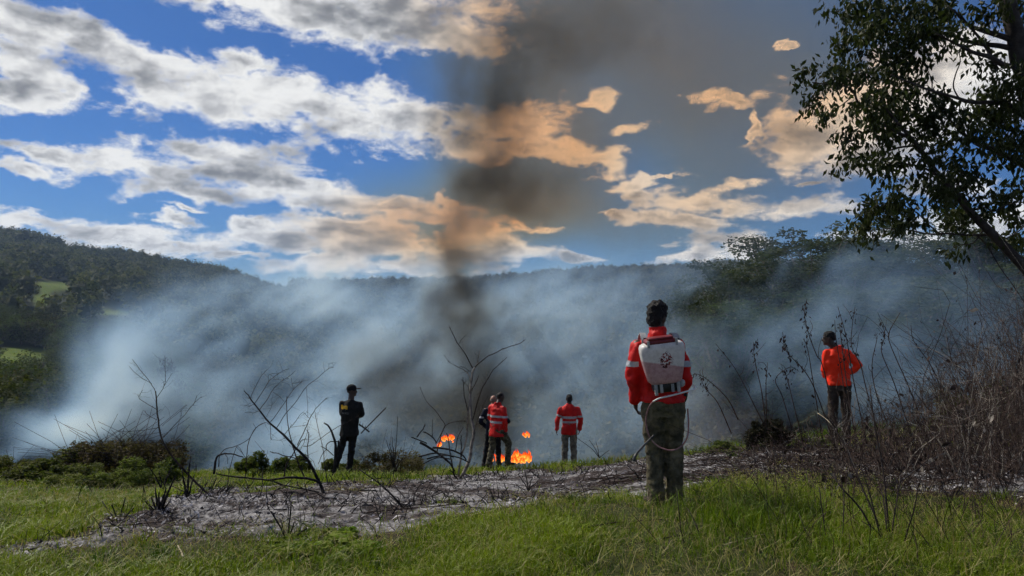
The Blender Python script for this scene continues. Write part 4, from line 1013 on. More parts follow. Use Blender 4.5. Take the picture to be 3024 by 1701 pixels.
def thicket():
    r = np.random.default_rng(90)
    for nm, lab, mat, n, seed in (('dry_thicket', 'dense thicket of dry brown stalks at the right edge', M_STALK, 1500, 91), ('dry_thicket', 'pale dead stalks mixed through the right thicket', M_PALEW, 240, 92)):
        r = np.random.default_rng(seed); mb = MB(); V, Q, nn = [], [], 0
        for k in range(n):
            f = r.random()
            u = 2150 + 1000 * f ** .62; d = r.uniform(6.2, 12.5); x = (u - 1512) / F_PX * d; z = gz0(x, d)
            hmax = np.interp(u, [2150, 2330, 2500, 2700, 2850, 2950, 3150], [.3, .6, .95, 1.15, 1.6, 2.2, 2.6])
            tall = u > 2720; L = hmax * (.2 + .85 * r.random() ** (1.05 if tall else 1.7)); a = r.normal(scale=.26 if tall else .45); b = r.normal(scale=.3)
            p = np.array((x, d, z - .03)); tip = p + np.array((math.sin(a) * L, math.sin(b) * L, L * (.95 - .5 * abs(math.sin(a)))))
            m1 = p + (tip - p) * .35 + r.normal(size=3) * L * .07 + np.array((0, 0, L * .08)); m2 = p + (tip - p) * .7 + r.normal(size=3) * L * .07 + np.array((0, 0, L * .06))
            pts = smooth_path([p, m1, m2, tip], 3); w = (.0026 + .0040 * r.random() ** 2) * (d / 9)
            mb.tube(pts, np.linspace(w, w * .45, len(pts)), 3)
            for s in range(int(r.random() * 4.5)):
                q = pts[int(r.uniform(3, 9))]; e = q + np.array((r.normal() * .25, r.normal() * .25, .05 + .22 * r.normal())) * min(L, 1.2); mb.tube([q, (q + e) / 2 + r.normal(size=3) * .02, e], [w * .6, w * .45, w * .3], 3)
                if r.random() < .3:
                    l = .03 + .03 * r.random(); sd = r.normal(size=3) * l * .3; dn = np.array((r.normal() * .4, r.normal() * .4, -1)) * l; mb.add([e, e + dn * .5 + sd, e + dn, e + dn * .5 - sd], [(0, 1, 2, 3)])
        tag(mb.build(nm, mat), lab, 'thicket', kind='stuff')
    # single thin stems standing in the near grass
    r = np.random.default_rng(97); mb = MB()
    for k in range(150):
        u = 1950 + 1150 * r.random() ** .7; d = r.uniform(4.5, 6.4); x = (u - 1512) / F_PX * d; z = gz0(x, d); L = r.uniform(.12, .35) + .7 * r.random() ** 3 * (u > 2300); a, b = r.normal(scale=.4, size=2)
        p = np.array((x, d, z - .02)); e = p + np.array((a * L, b * L, L)); mb.tube(smooth_path([p, (p + e) / 2 + r.normal(size=3) * L * .08, e], 3), np.linspace(.003, .0014, 7), 3)
    tag(mb.build('thin_stems', M_STALK), 'thin dry stems poking up through the near grass at the right', 'stems', kind='stuff')
    # trampled litter of dead stalks on the ground below
    r = np.random.default_rng(95); mb = MB()
    for k in range(2600):
        u = 2080 + 1050 * r.random(); d = r.uniform(6.3, 13.5); x = (u - 1512) / F_PX * d
        v = HOR + (CAM_H - gz0(x, d)) / d * F_PX
        if not (1290 < v < 1500) or r.random() > (.35 + .65 * (v < 1450)): continue
        L = r.uniform(.12, .6); a = r.random() * 6.28; p = np.array((x, d, gz0(x, d) + .01 + .05 * r.random())); e = p + np.array((math.cos(a) * L, math.sin(a) * L, .12 * L * r.normal() + .05)); w = .003 + .002 * r.random()
        mb.tube([p, (p + e) / 2 + r.normal(size=3) * .02, e], [w, w, w * .5], 3)
    tag(mb.build('stalk_litter', M_STALK), 'trampled brown stalk litter on the ground at the right', 'litter', kind='stuff')
thicket()

# ------------------------------------------------------------------ flames
def flame_material():
    m = bpy.data.materials.new('flame'); m.use_nodes = True
    t = m.node_tree; t.nodes.clear(); q = NT(t)
    x, y, z = q.xyz(q('ShaderNodeTexCoord', out='Generated')); co = q('ShaderNodeTexCoord', out='Object')
    nz = q.noise(co, 16, 4, .65)
    f = q.m('ADD', z, q.m('MULTIPLY', q.m('SUBTRACT', nz, .5), .9))
    col = q.ramp(f, [(.02, (1.0, .36, .05)), (.28, (1.0, .17, .018)), (.7, (.95, .065, .008)), (1.0, (.7, .035, .005))])
    e = q('ShaderNodeEmission', {'Color': col, 'Strength': q.step(f, 1.0, .0, .9, 2.1)})
    lw = q('ShaderNodeLayerWeight', {'Blend': .3}, out=1)
    al = q.m('MAXIMUM', q.step(lw, .35, .9, 0, .9), q.step(f, .55, 1.05, 0, .92))
    q('ShaderNodeOutputMaterial', {0: q('ShaderNodeMixShader', {0: al, 1: e, 2: q('ShaderNodeBsdfTransparent', {})})}, out=None)
    return m
M_FLAME = flame_material()
M_FLAME.cycles.emission_sampling = 'NONE'
def fire(label, tongues, d, base):
    loc = P(*base, d); root = empty('fire', loc); tag(root, label, 'fire')
    r = np.random.default_rng(int(base[0]))
    for (px, py, w, h) in tongues:
        mb = MB(); dd = d + r.uniform(-.3, .3); b = P(px, py, dd) - loc; s = dd / F_PX; W_, H_ = w * s, h * s; ln = r.normal() * .25 * H_
        rows = []
        for t in np.linspace(0, 1, 9):
            rad = W_ * .5 * (math.sin(min(1, t * 2.2 + .25) * math.pi / 2) if t < .4 else (1 - (t - .4) / .6) ** 1.5) + .002
            wob = math.sin(t * 7 + px) * W_ * .35 * t
            rows.append((b + np.array((wob + ln * t * t, math.cos(t * 6 + px) * W_ * .12 * t, H_ * t)), rad, rad * .8))
        mb.ellipses(rows, 9); mb.build('flame', M_FLAME, root, True)
rf = np.random.default_rng(8)
fire('largest bright orange fire right of the stepping person in red', [(1512 + 55 * rf.random(), 1370 - 24 * rf.random(), 6 + 6 * rf.random(), 10 + 18 * rf.random()) for k in range(46)] + [(1563, 1350, 8, 26), (1520, 1355, 8, 24)], 19.6, (1540, 1372))
fire('small detached flame floating above the largest fire', [(1548, 1288, 9, 14), (1556, 1286, 10, 16), (1562, 1292, 6, 16), (1552, 1292, 8, 12)], 20.2, (1555, 1290))
fire('orange fire among the charred branches left of the bare sapling', [(1306 + 34 * rf.random(), 1308 - 16 * rf.random(), 5 + 4 * rf.random(), 7 + 12 * rf.random()) for k in range(16)] + [(1295, 1322, 7, 22), (1300, 1318, 8, 18), (1292, 1326, 7, 14)], 19.8, (1315, 1325))
fire('low fire glowing behind the legs of the two people in front of the smoke', [(1432 + 70 * rf.random(), 1368 - 8 * rf.random(), 9 + 6 * rf.random(), 16 + 22 * rf.random()) for k in range(12)], 19.6, (1450, 1372))
def embers():
    for (px, py, d, lab) in ((2857, 1414, 8.0, 'small glowing ember at the left of two under the right thicket'), (2884, 1410, 8.0, 'larger glowing ember at the right of two under the right thicket')):
        loc = P(px, py, d); root = empty('ember', loc); tag(root, lab, 'ember')
        r = np.random.default_rng(px); mb = MB(); mb.tube([(-.06, 0, -.05), (0, .01, 0), (.07, 0, .04)], [.018, .02, .012], 6); mb.build('charred_wood', M_CHAR, root, True)
        for k in range(4):
            mb = MB(); c = np.array((r.normal() * .03, -.02, r.normal() * .03)); mb.ellipses([(c, .006, .006), (c + (.002, 0, .012), .009, .008), (c + (.004, 0, .03), .003, .003)], 7); mb.build('flame', M_FLAME, root, True)
embers()

# ------------------------------------------------------------------ people
from mathutils.bvhtree import BVHTree
def cloth(name, col, rough=.8, var=.18, scale=14.0, second=None, bump=.25, bscale=60):
    return material(name, col, var, scale, rough, .2, bump, bscale, second=second)
M_RED = cloth('red hi-vis shirt', (.55, .010, .008), .6, .12, 6)
M_ORG = cloth('fluorescent orange shirt', (.92, .035, .006), .6, .08, 6)
M_BLK = cloth('black shirt', (.016, .016, .015), .85)
M_NAVY = cloth('navy work clothes', (.012, .015, .028), .85)
M_OLIVE = cloth('stained olive trousers', (.135, .115, .068), .9, .25, 9, (.042, .038, .024), .6, 40)
M_CAMO = cloth('camouflage trousers', (.11, .10, .062), .9, .3, 22, (.026, .024, .016))
M_KHAKI = cloth('grey khaki trousers', (.17, .16, .125), .9, .25, 12, (.075, .070, .055))
M_DARKT = cloth('dark trousers', (.012, .012, .013), .9)
M_BRWNT = cloth('brown work trousers', (.045, .035, .026), .9)
M_SKIN = material('dark skin', (.045, .026, .019), .15, 30, .5, .4)
M_SKIN2 = material('tanned skin', (.30, .15, .10), .15, 30, .5, .4)
M_HAIR = material('black hair', (.008, .007, .007), .3, 60, .7, .3, .8, 200)
M_GREY = material('grey hair', (.20, .17, .15), .3, 60, .8, .2, .8, 200)
M_REFL = material('silver reflective tape', (.36, .37, .38), .12, 40, .35, .6)
M_BOOT = material('muddy work boots', (.045, .034, .024), .3, 20, .85, .2, .4, 60)
M_GLOVE = material('black glove', (.012, .012, .013), .3, 30, .7, .3)
M_STRAPG = material('grey webbing', (.26, .27, .28), .15, 60, .8, .2, .3, 120)
M_PLASTK = material('black plastic', (.014, .014, .015), .2, 20, .45, .5)
M_PLASTG = material('grey plastic fittings', (.30, .30, .30), .2, 20, .5, .4)

def remeshed(mb, voxel, smooth=3, disp=None):
    """union of the collected shapes as one continuous skin; returns V, F (quads), normals"""
    me = mb.mesh('tmp'); o = bpy.data.objects.new('tmp', me); C.objects.link(o)
    md = o.modifiers.new('r', 'REMESH'); md.mode = 'VOXEL'; md.voxel_size = voxel
    dg = bpy.context.evaluated_depsgraph_get()
    out = bpy.data.meshes.new_from_object(o.evaluated_get(dg))
    bpy.data.objects.remove(o); bpy.data.meshes.remove(me)
    nv = len(out.vertices); V = np.empty(nv * 3); out.vertices.foreach_get('co', V); V = V.reshape(-1, 3)
    E = np.empty(len(out.edges) * 2, int); out.edges.foreach_get('vertices', E); E = E.reshape(-1, 2)
    for _ in range(smooth):
        acc = np.zeros_like(V); cnt = np.zeros(nv)
        np.add.at(acc, E[:, 0], V[E[:, 1]]); np.add.at(acc, E[:, 1], V[E[:, 0]]); np.add.at(cnt, E.ravel(), 1)
        V = V * .4 + .6 * acc / np.maximum(cnt, 1)[:, None]
    out.vertices.foreach_set('co', V.ravel()); out.update()
    N = np.empty(nv * 3); out.vertex_normals.foreach_get('vector', N); N = N.reshape(-1, 3)
    if disp is not None:
        V = V + N * disp(V)[:, None]
        out.vertices.foreach_set('co', V.ravel()); out.update()
    out.polygons.foreach_set('use_smooth', np.ones(len(out.polygons), bool))
    return out, V, N

def wrinkles(amp, sc, seed, stretch=(1, 1, 1)):
    st = np.array(stretch)
    def f(V):
        out = np.empty(len(V))
        for i, p in enumerate(V * st * sc + seed * 7.3):
            v = Vector(p)
            out[i] = mnoise.noise(v) + .5 * mnoise.noise(v * 2.3) - .9 * abs(mnoise.noise(v * 1.1 + Vector((9, 3, 1)))) - .45 * abs(mnoise.noise(v * 2.6 + Vector((1, 5, 2))))
        return out * amp
    return f

def band(name, src, V, N, test, mat, parent, off=.004):
    """a strip of tape sewn over the cloth: the faces of the garment that pass the test, a little proud of it"""
    F = [p.vertices[:] for p in src.polygons]
    cen = np.array([V[list(f)].mean(0) for f in F])
    pick = np.nonzero(test(cen))[0]
    if len(pick) == 0: return None
    idx = {}; NV = []; FF = []
    for k in pick:
        row = []
        for v in F[k]:
            if v not in idx: idx[v] = len(NV); NV.append(V[v] + N[v] * off)
            row.append(idx[v])
        FF.append(row)
    me = bpy.data.meshes.new(name); me.from_pydata(NV, [], FF)
    me.polygons.foreach_set('use_smooth', np.ones(len(FF), bool)); me.update()
    return link(name, me, mat, parent)

def hand(mb, w, d, curl, side, k=1.0):
    """palm, four fingers of unequal length bent by curl, thumb from the side of the palm; d = forearm direction"""
    d = np.asarray(d, float) / np.linalg.norm(d)
    palm_n = np.array((side * 1.0, 0, 0)) - d * (d[0] * side); palm_n /= np.linalg.norm(palm_n)     # back of the hand looks outwards
    across = np.cross(d, palm_n)
    mb.capsule(w, w + d * .055 * k, .027 * k, .036 * k, 12, (palm_n, .55)); c = w + d * .085 * k
    for i, L in enumerate((.070, .080, .075, .058)):
        b = c + across * (.026 - .0175 * i) * k
        d1 = d * math.cos(curl * .5) - palm_n * math.sin(curl * .5)
        d2 = d * math.cos(curl * 1.25) - palm_n * math.sin(curl * 1.25)
        m = b + d1 * L * .5 * k
        mb.capsule(b - d * .02 * k, m, .0095 * k, .009 * k, 8); mb.capsule(m, m + d2 * L * .5 * k, .009 * k, .0075 * k, 8)
    t0 = w + d * .03 * k + across * .03 * k; t1 = t0 + (d * .6 + across * .55 - palm_n * .3) * .04 * k
    mb.capsule(t0, t1, .012 * k, .011 * k, 8); mb.capsule(t1, t1 + (d * .9 - palm_n * .35) * .032 * k, .0105 * k, .009 * k, 8)

def person(label, loc, rz, J, shirt, trousers, skin, hair, voxel=.012, sleeve=1.0, hem=.84, head_yaw=0.0, head_tilt=0.0, headc=(0, .03, 1.67), tors=(0, 0), baggy=1.0, hairfn=None, collar=True, glove=None, scale=1.0, seed=1, body_kw=None):
    root = empty('person', loc, rz); root.scale = (scale,) * 3
    tag(root, label, 'person')
    j = dict(hipL=(-.10, 0, .92), kneeL=(-.105, .02, .5), ankL=(-.11, -.02, .10), hipR=(.10, 0, .92), kneeR=(.105, .02, .5), ankR=(.11, -.02, .10),
             shL=(-.185, 0, 1.44), elL=(-.25, -.03, 1.16), wrL=(-.24, .06, .93), shR=(.185, 0, 1.44), elR=(.25, -.03, 1.16), wrR=(.24, .06, .93), toeL=(-.03, .17), toeR=(.03, .17), curl=.7)
    j.update(J); a = {k: np.array(v, float) for k, v in j.items()}
    hc = np.array(headc, float); pel = (a['hipL'] + a['hipR']) / 2; chest = np.array((tors[0], tors[1], 1.36)); nk = (a['shL'] + a['shR']) / 2 + (0, -.005, .07)
    yaw = Matrix.Rotation(R(head_yaw), 3, 'Z') @ Matrix.Rotation(R(head_tilt), 3, 'X')
    Y = np.array(yaw)
    def H(x, y, z): return hc + Y @ np.array((x, y, z))
    # ---- body: one continuous figure
    b = MB()
    for s in 'LR':
        b.capsule(a['hip' + s], a['knee' + s], .075, .052); b.capsule(a['knee' + s], a['ank' + s], .052, .038)
        b.capsule(a['sh' + s], a['el' + s], .050, .040); b.capsule(a['el' + s], a['wr' + s], .040, .027)
        hand(b, a['wr' + s], a['wr' + s] - a['el' + s], float(a['curl']), -1 if s == 'L' else 1)
        b.capsule(a['ank' + s] + (0, 0, -.04), a['ank' + s] + (0, .13, -.06), .035, .028)
    b.capsule(pel, chest, .12, .13, 20, ((0, 1, 0), .75)); b.capsule(a['shL'] - (0, 0, .03), a['shR'] - (0, 0, .03), .055, .055)
    b.capsule(nk - (0, 0, .03), hc - (0, .012, .06), .062, .060)
    skull = MB(); skull.ball((0, -.008, .02), (.074, .092, .092), 24); skull.ball((0, .035, -.045), (.054, .058, .07), 18)
    skull.capsule((0, .082, .005), (0, .102, -.028), .010, .016, 10); skull.ball((0, .082, -.058), (.024, .014, .012), 10); skull.ball((0, .075, -.095), (.022, .02, .018), 10)
    for s in (-1, 1):
        skull.ball((s * .076, -.005, -.01), (.010, .022, .032), 10); skull.ball((s * .03, .080, .022), (.022, .012, .008), 10); skull.ball((s * .031, .076, .004), (.012, .012, .009), 10)
    for V in skull.V: V[:] = V @ Y.T + hc
    for V, Q, T in [(np.concatenate(skull.V), np.concatenate(skull.Q), np.concatenate(skull.T))]: b.add(V, Q, T)
    me, _, _ = remeshed(b, min(voxel, .010), 2)
    link('body', me, skin, root)
    # ---- trousers
    t = MB()
    t.ellipses([((pel[0], pel[1], .80), .15 * baggy, .115), ((pel[0], pel[1], .90), .175 * baggy, .128), ((pel[0] * .6 + chest[0] * .4, pel[1], 1.0), .165, .12), ((pel[0] * .5 + chest[0] * .5, pel[1], 1.06), .16, .115)])
    for s in 'LR':
        t.capsule(a['hip' + s] - (0, 0, .02), a['knee' + s], .102 * baggy, .078 * baggy); t.capsule(a['knee' + s], a['ank' + s], .078 * baggy, .074 * baggy)
        t.capsule(a['ank' + s] + (0, 0, .06), a['ank' + s] + (0, .01, -.01), .076 * baggy, .072 * baggy)
    me, V, N = remeshed(t, voxel, 3, wrinkles(.016, 9, seed, (1, 1, 1.5)))
    link('trousers', me, trousers, root)
    # ---- boots
    for s in 'LR':
        m = MB(); k = a['ank' + s]; tx, ty = j['toe' + s]
        m.capsule(k + (0, -.01, .06), k + (0, -.015, -.045), .058, .050); m.capsule(k + (0, -.03, -.055), k + (tx, ty, -.062), .042, .040, 14, ((0, 0, 1), .85)); m.capsule(k + (0, -.035, -.085), k + (tx, ty + .01, -.088), .044, .040, 14, ((0, 0, 1), .3))
        link('boot', remeshed(m, .010, 2)[0], M_BOOT, root)
    # ---- shirt
    sh = MB(); c0 = pel; top = nk
    def sp(z):
        f = (z - .9) / .46
        return (c0[0] + (chest[0] - c0[0]) * min(f, 1.0) if z < 1.36 else chest[0] + (top[0] - chest[0]) * (z - 1.36) / .16, c0[1] + (chest[1] - c0[1]) * min(max(f, 0), 1) if z < 1.36 else chest[1] + (top[1] - chest[1]) * (z - 1.36) / .16, z)
    kw = body_kw or {}
    w = kw.get('w', 1.0)
    sh.ellipses([(sp(hem), .190 * w, .145), (sp(hem + .02), .194 * w, .148), (sp(1.0), .178 * w, .135), (sp(1.14), .178 * w, .132), (sp(1.28), .200 * w, .142), (sp(1.38), .198 * w, .132), (sp(1.45), .150, .105), (sp(1.50), .085, .085), (sp(1.535), .066, .070)], 32, 2.3)
    for s in 'LR':
        sh.capsule(nk + (0, 0, -.055), a['sh' + s] + (0, 0, -.02), .072, .064)
    for s in 'LR':
        el = a['el' + s]; wr = a['wr' + s]; s0 = a['sh' + s]
        s0 = s0 - (0, 0, .022)
        sh.capsule(s0, el if sleeve > .6 else s0 + (el - s0) * .85, .078, .066)
        if sleeve > .6: sh.capsule(el, el + (wr - el) * .93, .066, .050)
    kw = body_kw or {}
    if collar:
        for f in np.linspace(0, 2 * np.pi, 13)[:-1]:
            p0 = top + np.array((math.cos(f) * .074, math.sin(f) * .074 + .006, .0)); sh.capsule(p0 - (0, 0, .03), p0 + np.array((-math.cos(f) * .006, -math.sin(f) * .006, kw.get('col', .038))), .020, .014, 8)
    me, V, N = remeshed(sh, voxel, 2, wrinkles(kw.get('wr', .017), 8, seed + 3, (1, 1, .8)))
    shirt_o = link('shirt', me, shirt, root)
    # ---- hair
    if hair is not None:
        h = MB()
        if hairfn: hairfn(h)
        else: h.ball((0, -.014, .034), (.079, .095, .090), 24); h.ball((0, -.045, -.005), (.072, .062, .07), 18)
        for q in h.V: q[:] = q @ Y.T + hc
        me2, _, _ = remeshed(h, .009, 1, wrinkles(.010, 26, seed, (1, 1, 1)))
        link('hair', me2, hair, root)
    if glove:
        for s in glove:
            g = MB(); hand(g, a['wr' + s], a['wr' + s] - a['el' + s], float(a['curl']), -1 if s == 'L' else 1, 1.25)
            g.capsule(a['wr' + s] + (a['el' + s] - a['wr' + s]) * .25, a['wr' + s], .042, .038, 12)
            link('glove', remeshed(g, .009, 1)[0], M_GLOVE, root)
    return root, (me, V, N), a, H, shirt_o

def gz1(x, y): return float(ground_z(np.array([x]), np.array([y]))[0])
def stand(px, d, dz=0.0):
    x = (px - 1512) / F_PX * d
    return (x, d, gz1(x, d) + dz)

# ---- the man with the knapsack sprayer
def afro(h):
    h.ball((0, -.02, .040), (.090, .106, .092), 24); h.ball((0, -.052, -.02), (.078, .058, .075), 16)
    r = np.random.default_rng(3)
    for k in range(70):
        a = r.random() * 6.28; e = .35 + 1.2 * r.random()
        h.ball((math.cos(a) * .082 * math.cos(e), -.018 + math.sin(a) * .098 * math.cos(e), .045 + .098 * math.sin(e)), .014 + .016 * r.random(), 8)
zA = P(1965, 1500, 6.5)[2]
A_loc = (P(1965, 1500, 6.5)[0], 6.5, zA)
pA, (shA, VA, NA), aA, HA, _ = person('person in a red hi-vis shirt and stained olive trousers carrying the white sprayer', A_loc, 0.0,
    dict(hipL=(-.105, 0, .92), kneeL=(-.095, .03, .5), ankL=(-.085, -.02, .10), hipR=(.075, 0, .92), kneeR=(.085, .03, .5), ankR=(.085, .03, .10),
         shL=(-.245, 0, 1.43), elL=(-.295, -.02, 1.15), wrL=(-.255, .07, .93), shR=(.105, 0, 1.45), elR=(.170, -.03, 1.16), wrR=(.165, .06, .95), toeL=(-.05, .16), toeR=(.05, .17)),
    M_RED, M_OLIVE, M_SKIN, M_HAIR, .009, 1.0, .93, -38, -14, (-.062, .045, 1.665), (-.07, 0), 1.06, afro, True, 'R', 1.0, 1, dict(w=1.02, wr=.020, col=.085))
for sd in (-1, 1):
    band('reflective_band', shA, VA, NA, lambda c: (c[:, 2] > 1.245) & (c[:, 2] < 1.295) & (sd * (c[:, 0] + .07) > .175), M_REFL, pA)

def sprayer():
    root = empty('knapsack_sprayer', A_loc)
    tag(root, 'white knapsack sprayer with red lid, pink liquid and looped hose on a back', 'sprayer')
    rot = np.array(Matrix.Rotation(R(7), 3, 'Y').transposed() @ Matrix.Rotation(R(-8), 3, 'X'))
    rot = np.array(Matrix.Rotation(R(-7), 3, 'Y') @ Matrix.Rotation(R(6), 3, 'X'))
    C0 = np.array((-.072, -.245, 1.30))
    def Tp(p): return C0 + rot @ np.asarray(p, float)
    # tank: rounded, narrower towards the bottom, hollowed by a moulded front panel
    m = bpy.data.materials.new('translucent tank half full of pink liquid'); m.use_nodes = True
    t = m.node_tree; t.nodes.clear(); q = NT(t)
    co = q('ShaderNodeTexCoord', out='Object'); x, y, z = q.xyz(co)
    nz = q.noise(co, 30, 5, .65); lev = q.step(q.m('ADD', z, q.m('MULTIPLY', x, .12)), 1.272, 1.286)
    plast = q.mix(q.step(nz, .35, .7), (.78, .75, .72), (.64, .61, .58)); pink = q.mix(q.step(nz, .35, .7), (.60, .38, .38), (.46, .25, .26))
    col = q.mix(lev, pink, plast)
    # worn dark red print in the middle of the panel
    ex = q.m('DIVIDE', q.m('SUBTRACT', x, -.062), .062); ez = q.m('DIVIDE', q.m('SUBTRACT', z, 1.325), .072)
    rr = q.m('SQRT', q.m('ADD', q.m('MULTIPLY', ex, ex), q.m('MULTIPLY', ez, ez)))
    n2 = q.noise(co, 62, 4, .6); n3 = q.noise(co, 24, 3, .6)
    mk = q.m('MULTIPLY', q.step(q.m('ADD', rr, q.m('MULTIPLY', q.m('SUBTRACT', n3, .5), 1.2)), 1.0, .8), q.step(n2, .46, .52))
    mk = q.m('MULTIPLY', mk, q.m('LESS_THAN', y, -.27))
    col = q.mix(mk, col, q.mix(q.step(n3, .45, .55), (.06, .012, .014), (.25, .012, .016)))
    b = q('ShaderNodeBsdfPrincipled', {'Base Color': col, 'Roughness': .42, 'Specular IOR Level': .4, 'Subsurface Weight': .0})
    tr = q('ShaderNodeBsdfTranslucent', {'Color': col})
    q('ShaderNodeOutputMaterial', {0: q('ShaderNodeMixShader', {0: .22, 1: b, 2: tr})}, out=None)
    mb = MB(); th = np.arange(48) / 48 * 2 * np.pi; rings = []
    pw = 2 / 4.5
    for zz, wx, wy, yo in ((-.175, .105, .055, .0), (-.172, .122, .068, 0), (-.155, .140, .078, 0), (-.08, .158, .086, 0), (.02, .178, .090, 0), (.10, .188, .090, 0), (.135, .188, .088, 0), (.158, .178, .082, 0), (.170, .155, .070, 0), (.174, .12, .05, 0)):
        rings.append(np.array([Tp((np.sign(math.cos(f)) * abs(math.cos(f)) ** pw * wx, np.sign(math.sin(f)) * abs(math.sin(f)) ** pw * wy + yo, zz)) for f in th]))
    mb.loft(rings); tank = mb.build('tank', m, root, True)
    M_LID = material('dark red lid', (.16, .012, .015), .2, 30, .4, .5)
    mb = MB(); mb.box(Tp((-.01, .0, .185)), (.130, .070, .022), rot, .02); mb.box(Tp((-.01, -.02, .215)), (.105, .05, .010), rot, .008); lid = mb.build('lid', M_LID, root, True)
    mb = MB(); mb.box(Tp((-.12, -.078, .178)), (.010, .006, .030), rot); mb.build('lid_clip', M_PLASTG, root); mb = MB(); mb.box(Tp((.115, -.078, .178)), (.010, .006, .030), rot); mb.build('lid_clip', M_PLASTG, root)
    # shoulder straps over the shoulders, with black buckles
    for sx in (-1, 1):
        mb = MB(); o = -.07 + sx * .135
        pts = smooth_path([(o, -.175, 1.40), (o + sx * .006, -.155, 1.475), (o + sx * .006, -.085, 1.522), (o, .0, 1.532), (o, .10, 1.47), (o + sx * .02, .16, 1.34)], 5)
        L = np.gradient(pts, axis=0); L /= np.linalg.norm(L, axis=1)[:, None]; rg = []
        for p, l in zip(pts, L):
            ax = np.array((1., 0, 0)); nrm = np.cross(ax, l); nrm /= np.linalg.norm(nrm)
            rg.append(np.array([p + ax * .026 + nrm * .005, p - ax * .026 + nrm * .005, p - ax * .026 - nrm * .005, p + ax * .026 - nrm * .005]))
        mb.loft(rg); st = mb.build('shoulder_strap', M_STRAPG, root)
        mb = MB(); mb.box((o + sx * .006, -.170, 1.462), (.012, .008, .04)); mb.build('buckle', M_PLASTK, st)
    # pump housing under the tank
    mb = MB(); mb.box(Tp((.01, .02, -.21)), (.115, .065, .045), rot, .02); base = mb.build('pump_base', M_PLASTK, root, True)
    for i, xx in enumerate((-.09, -.045, .05, .10)):
        mb = MB(); mb.box(Tp((xx, -.055, -.215 + .01 * (i % 2))), (.012, .010, .05 - .008 * (i % 3)), rot); mb.build('fitting', M_PLASTG if i % 2 else M_STRAPG, base)
    mb = MB(); mb.ball(Tp((.135, -.03, -.19)), (.030, .03, .035), 14); mb.build('valve', M_PLASTG, base, True)
    s = .002976
    L = lambda px, py, y: np.array(((px - 1965) * s, y, (1500 - py) * s))
    M_TUBE = material('metal pump lever', (.62, .62, .60), .1, 40, .3, .7)
    mb = MB(); mb.tube(smooth_path([L(2034, 1132, -.18), L(2030, 1139, -.27), L(2000, 1143, -.34), L(1960, 1153, -.35), L(1925, 1162, -.34), L(1908, 1172, -.32)], 6), .0075, 8); mb.build('pump_lever', M_TUBE, root, True)
    M_HOSE = material('pinkish hose', (.24, .13, .13), .2, 40, .5, .4)
    mb = MB(); mb.tube(smooth_path([L(1910, 1170, -.32), L(1898, 1190, -.29), L(1893, 1225, -.24), L(1898, 1258, -.22), L(1908, 1283, -.22), L(1930, 1304, -.24), L(1962, 1313, -.26), L(1990, 1303, -.26), L(2012, 1278, -.22), L(2022, 1245, -.14), L(2026, 1205, -.06)], 6), .0066, 8); mb.build('hose', M_HOSE, root, True)
    mb = MB(); mb.tube(smooth_path([L(1918, 1272, -.22), L(1905, 1282, -.24), L(1880, 1300, -.30), L(1856, 1318, -.38), L(1850, 1334, -.40)], 4), [.009] * 12 + [.012] * 5, 8); mb.build('spray_wand', M_PLASTK, root, True)
sprayer()

# ---- the person in black with a cap
M_CAP = cloth('black cap', (.010, .010, .011), .8)
B_loc = stand(1012, 14.8)
def flat_hair(h): h.ball((0, -.014, .024), (.077, .093, .088), 20)
pB, (shB, VB, NB), aB, HB, _ = person('person dressed in black with a cap and a yellow bull on the shirt back', B_loc, 0.0,
    dict(hipL=(.06, 0, .90), kneeL=(-.055, .02, .50), ankL=(-.165, -.02, .10), hipR=(.21, 0, .90), kneeR=(.17, .02, .5), ankR=(.125, .02, .10),
         shL=(-.01, 0, 1.46), elL=(-.03, .10, 1.20), wrL=(.16, .25, 1.16), shR=(.34, 0, 1.44), elR=(.375, .05, 1.20), wrR=(.25, .24, 1.12), curl=1.0),
    M_BLK, M_DARKT, M_SKIN, M_HAIR, .012, .5, .80, -72, 0, (.175, .035, 1.70), (.16, 0), .92, flat_hair, False, None, 1.0, 5)
def cap():
    mb = MB(); mb.ball((0, -.006, .045), (.084, .102, .085), 20)
    br = MB(); br.ellipses([((0, .12, .028), .058, .062), ((0, .12, .036), .062, .068), ((0, .12, .044), .058, .062)], 20)
    Y = np.array(Matrix.Rotation(R(-72), 3, 'Z')); hc = np.array((.175, .035, 1.70))
    for m in (mb, br):
        for q in m.V: q[:] = q @ Y.T + hc
    o = mb.build('cap', M_CAP, pB, True); br.build('brim', M_CAP, o, True)
cap()
M_YEL = material('yellow print', (.72, .40, .02), .15, 40, .7, .2)
M_PRT = material('pale grey print', (.16, .16, .15), .1, 40, .8, .2)
def on_back(poly, V, me, name, mat, parent, off=.006):
    """flat print laid on the back of a shirt: every corner is dropped onto the cloth"""
    tree = BVHTree.FromPolygons([tuple(v) for v in V], [p.vertices[:] for p in me.polygons])
    b = bmesh.new(); vs_ = [b.verts.new((x, 0, z)) for x, z in poly]; b.faces.new(vs_)
    bmesh.ops.triangulate(b, faces=b.faces[:]); bmesh.ops.subdivide_edges(b, edges=b.edges[:], cuts=3, use_grid_fill=True)
    for v in b.verts:
        hit = tree.ray_cast(Vector((v.co.x, -1, v.co.z)), Vector((0, 1, 0)))
        v.co.y = (hit[0].y if hit[0] else -.13) - off
    m = bpy.data.meshes.new(name); b.to_mesh(m); b.free()
    return link(name, m, mat, parent)
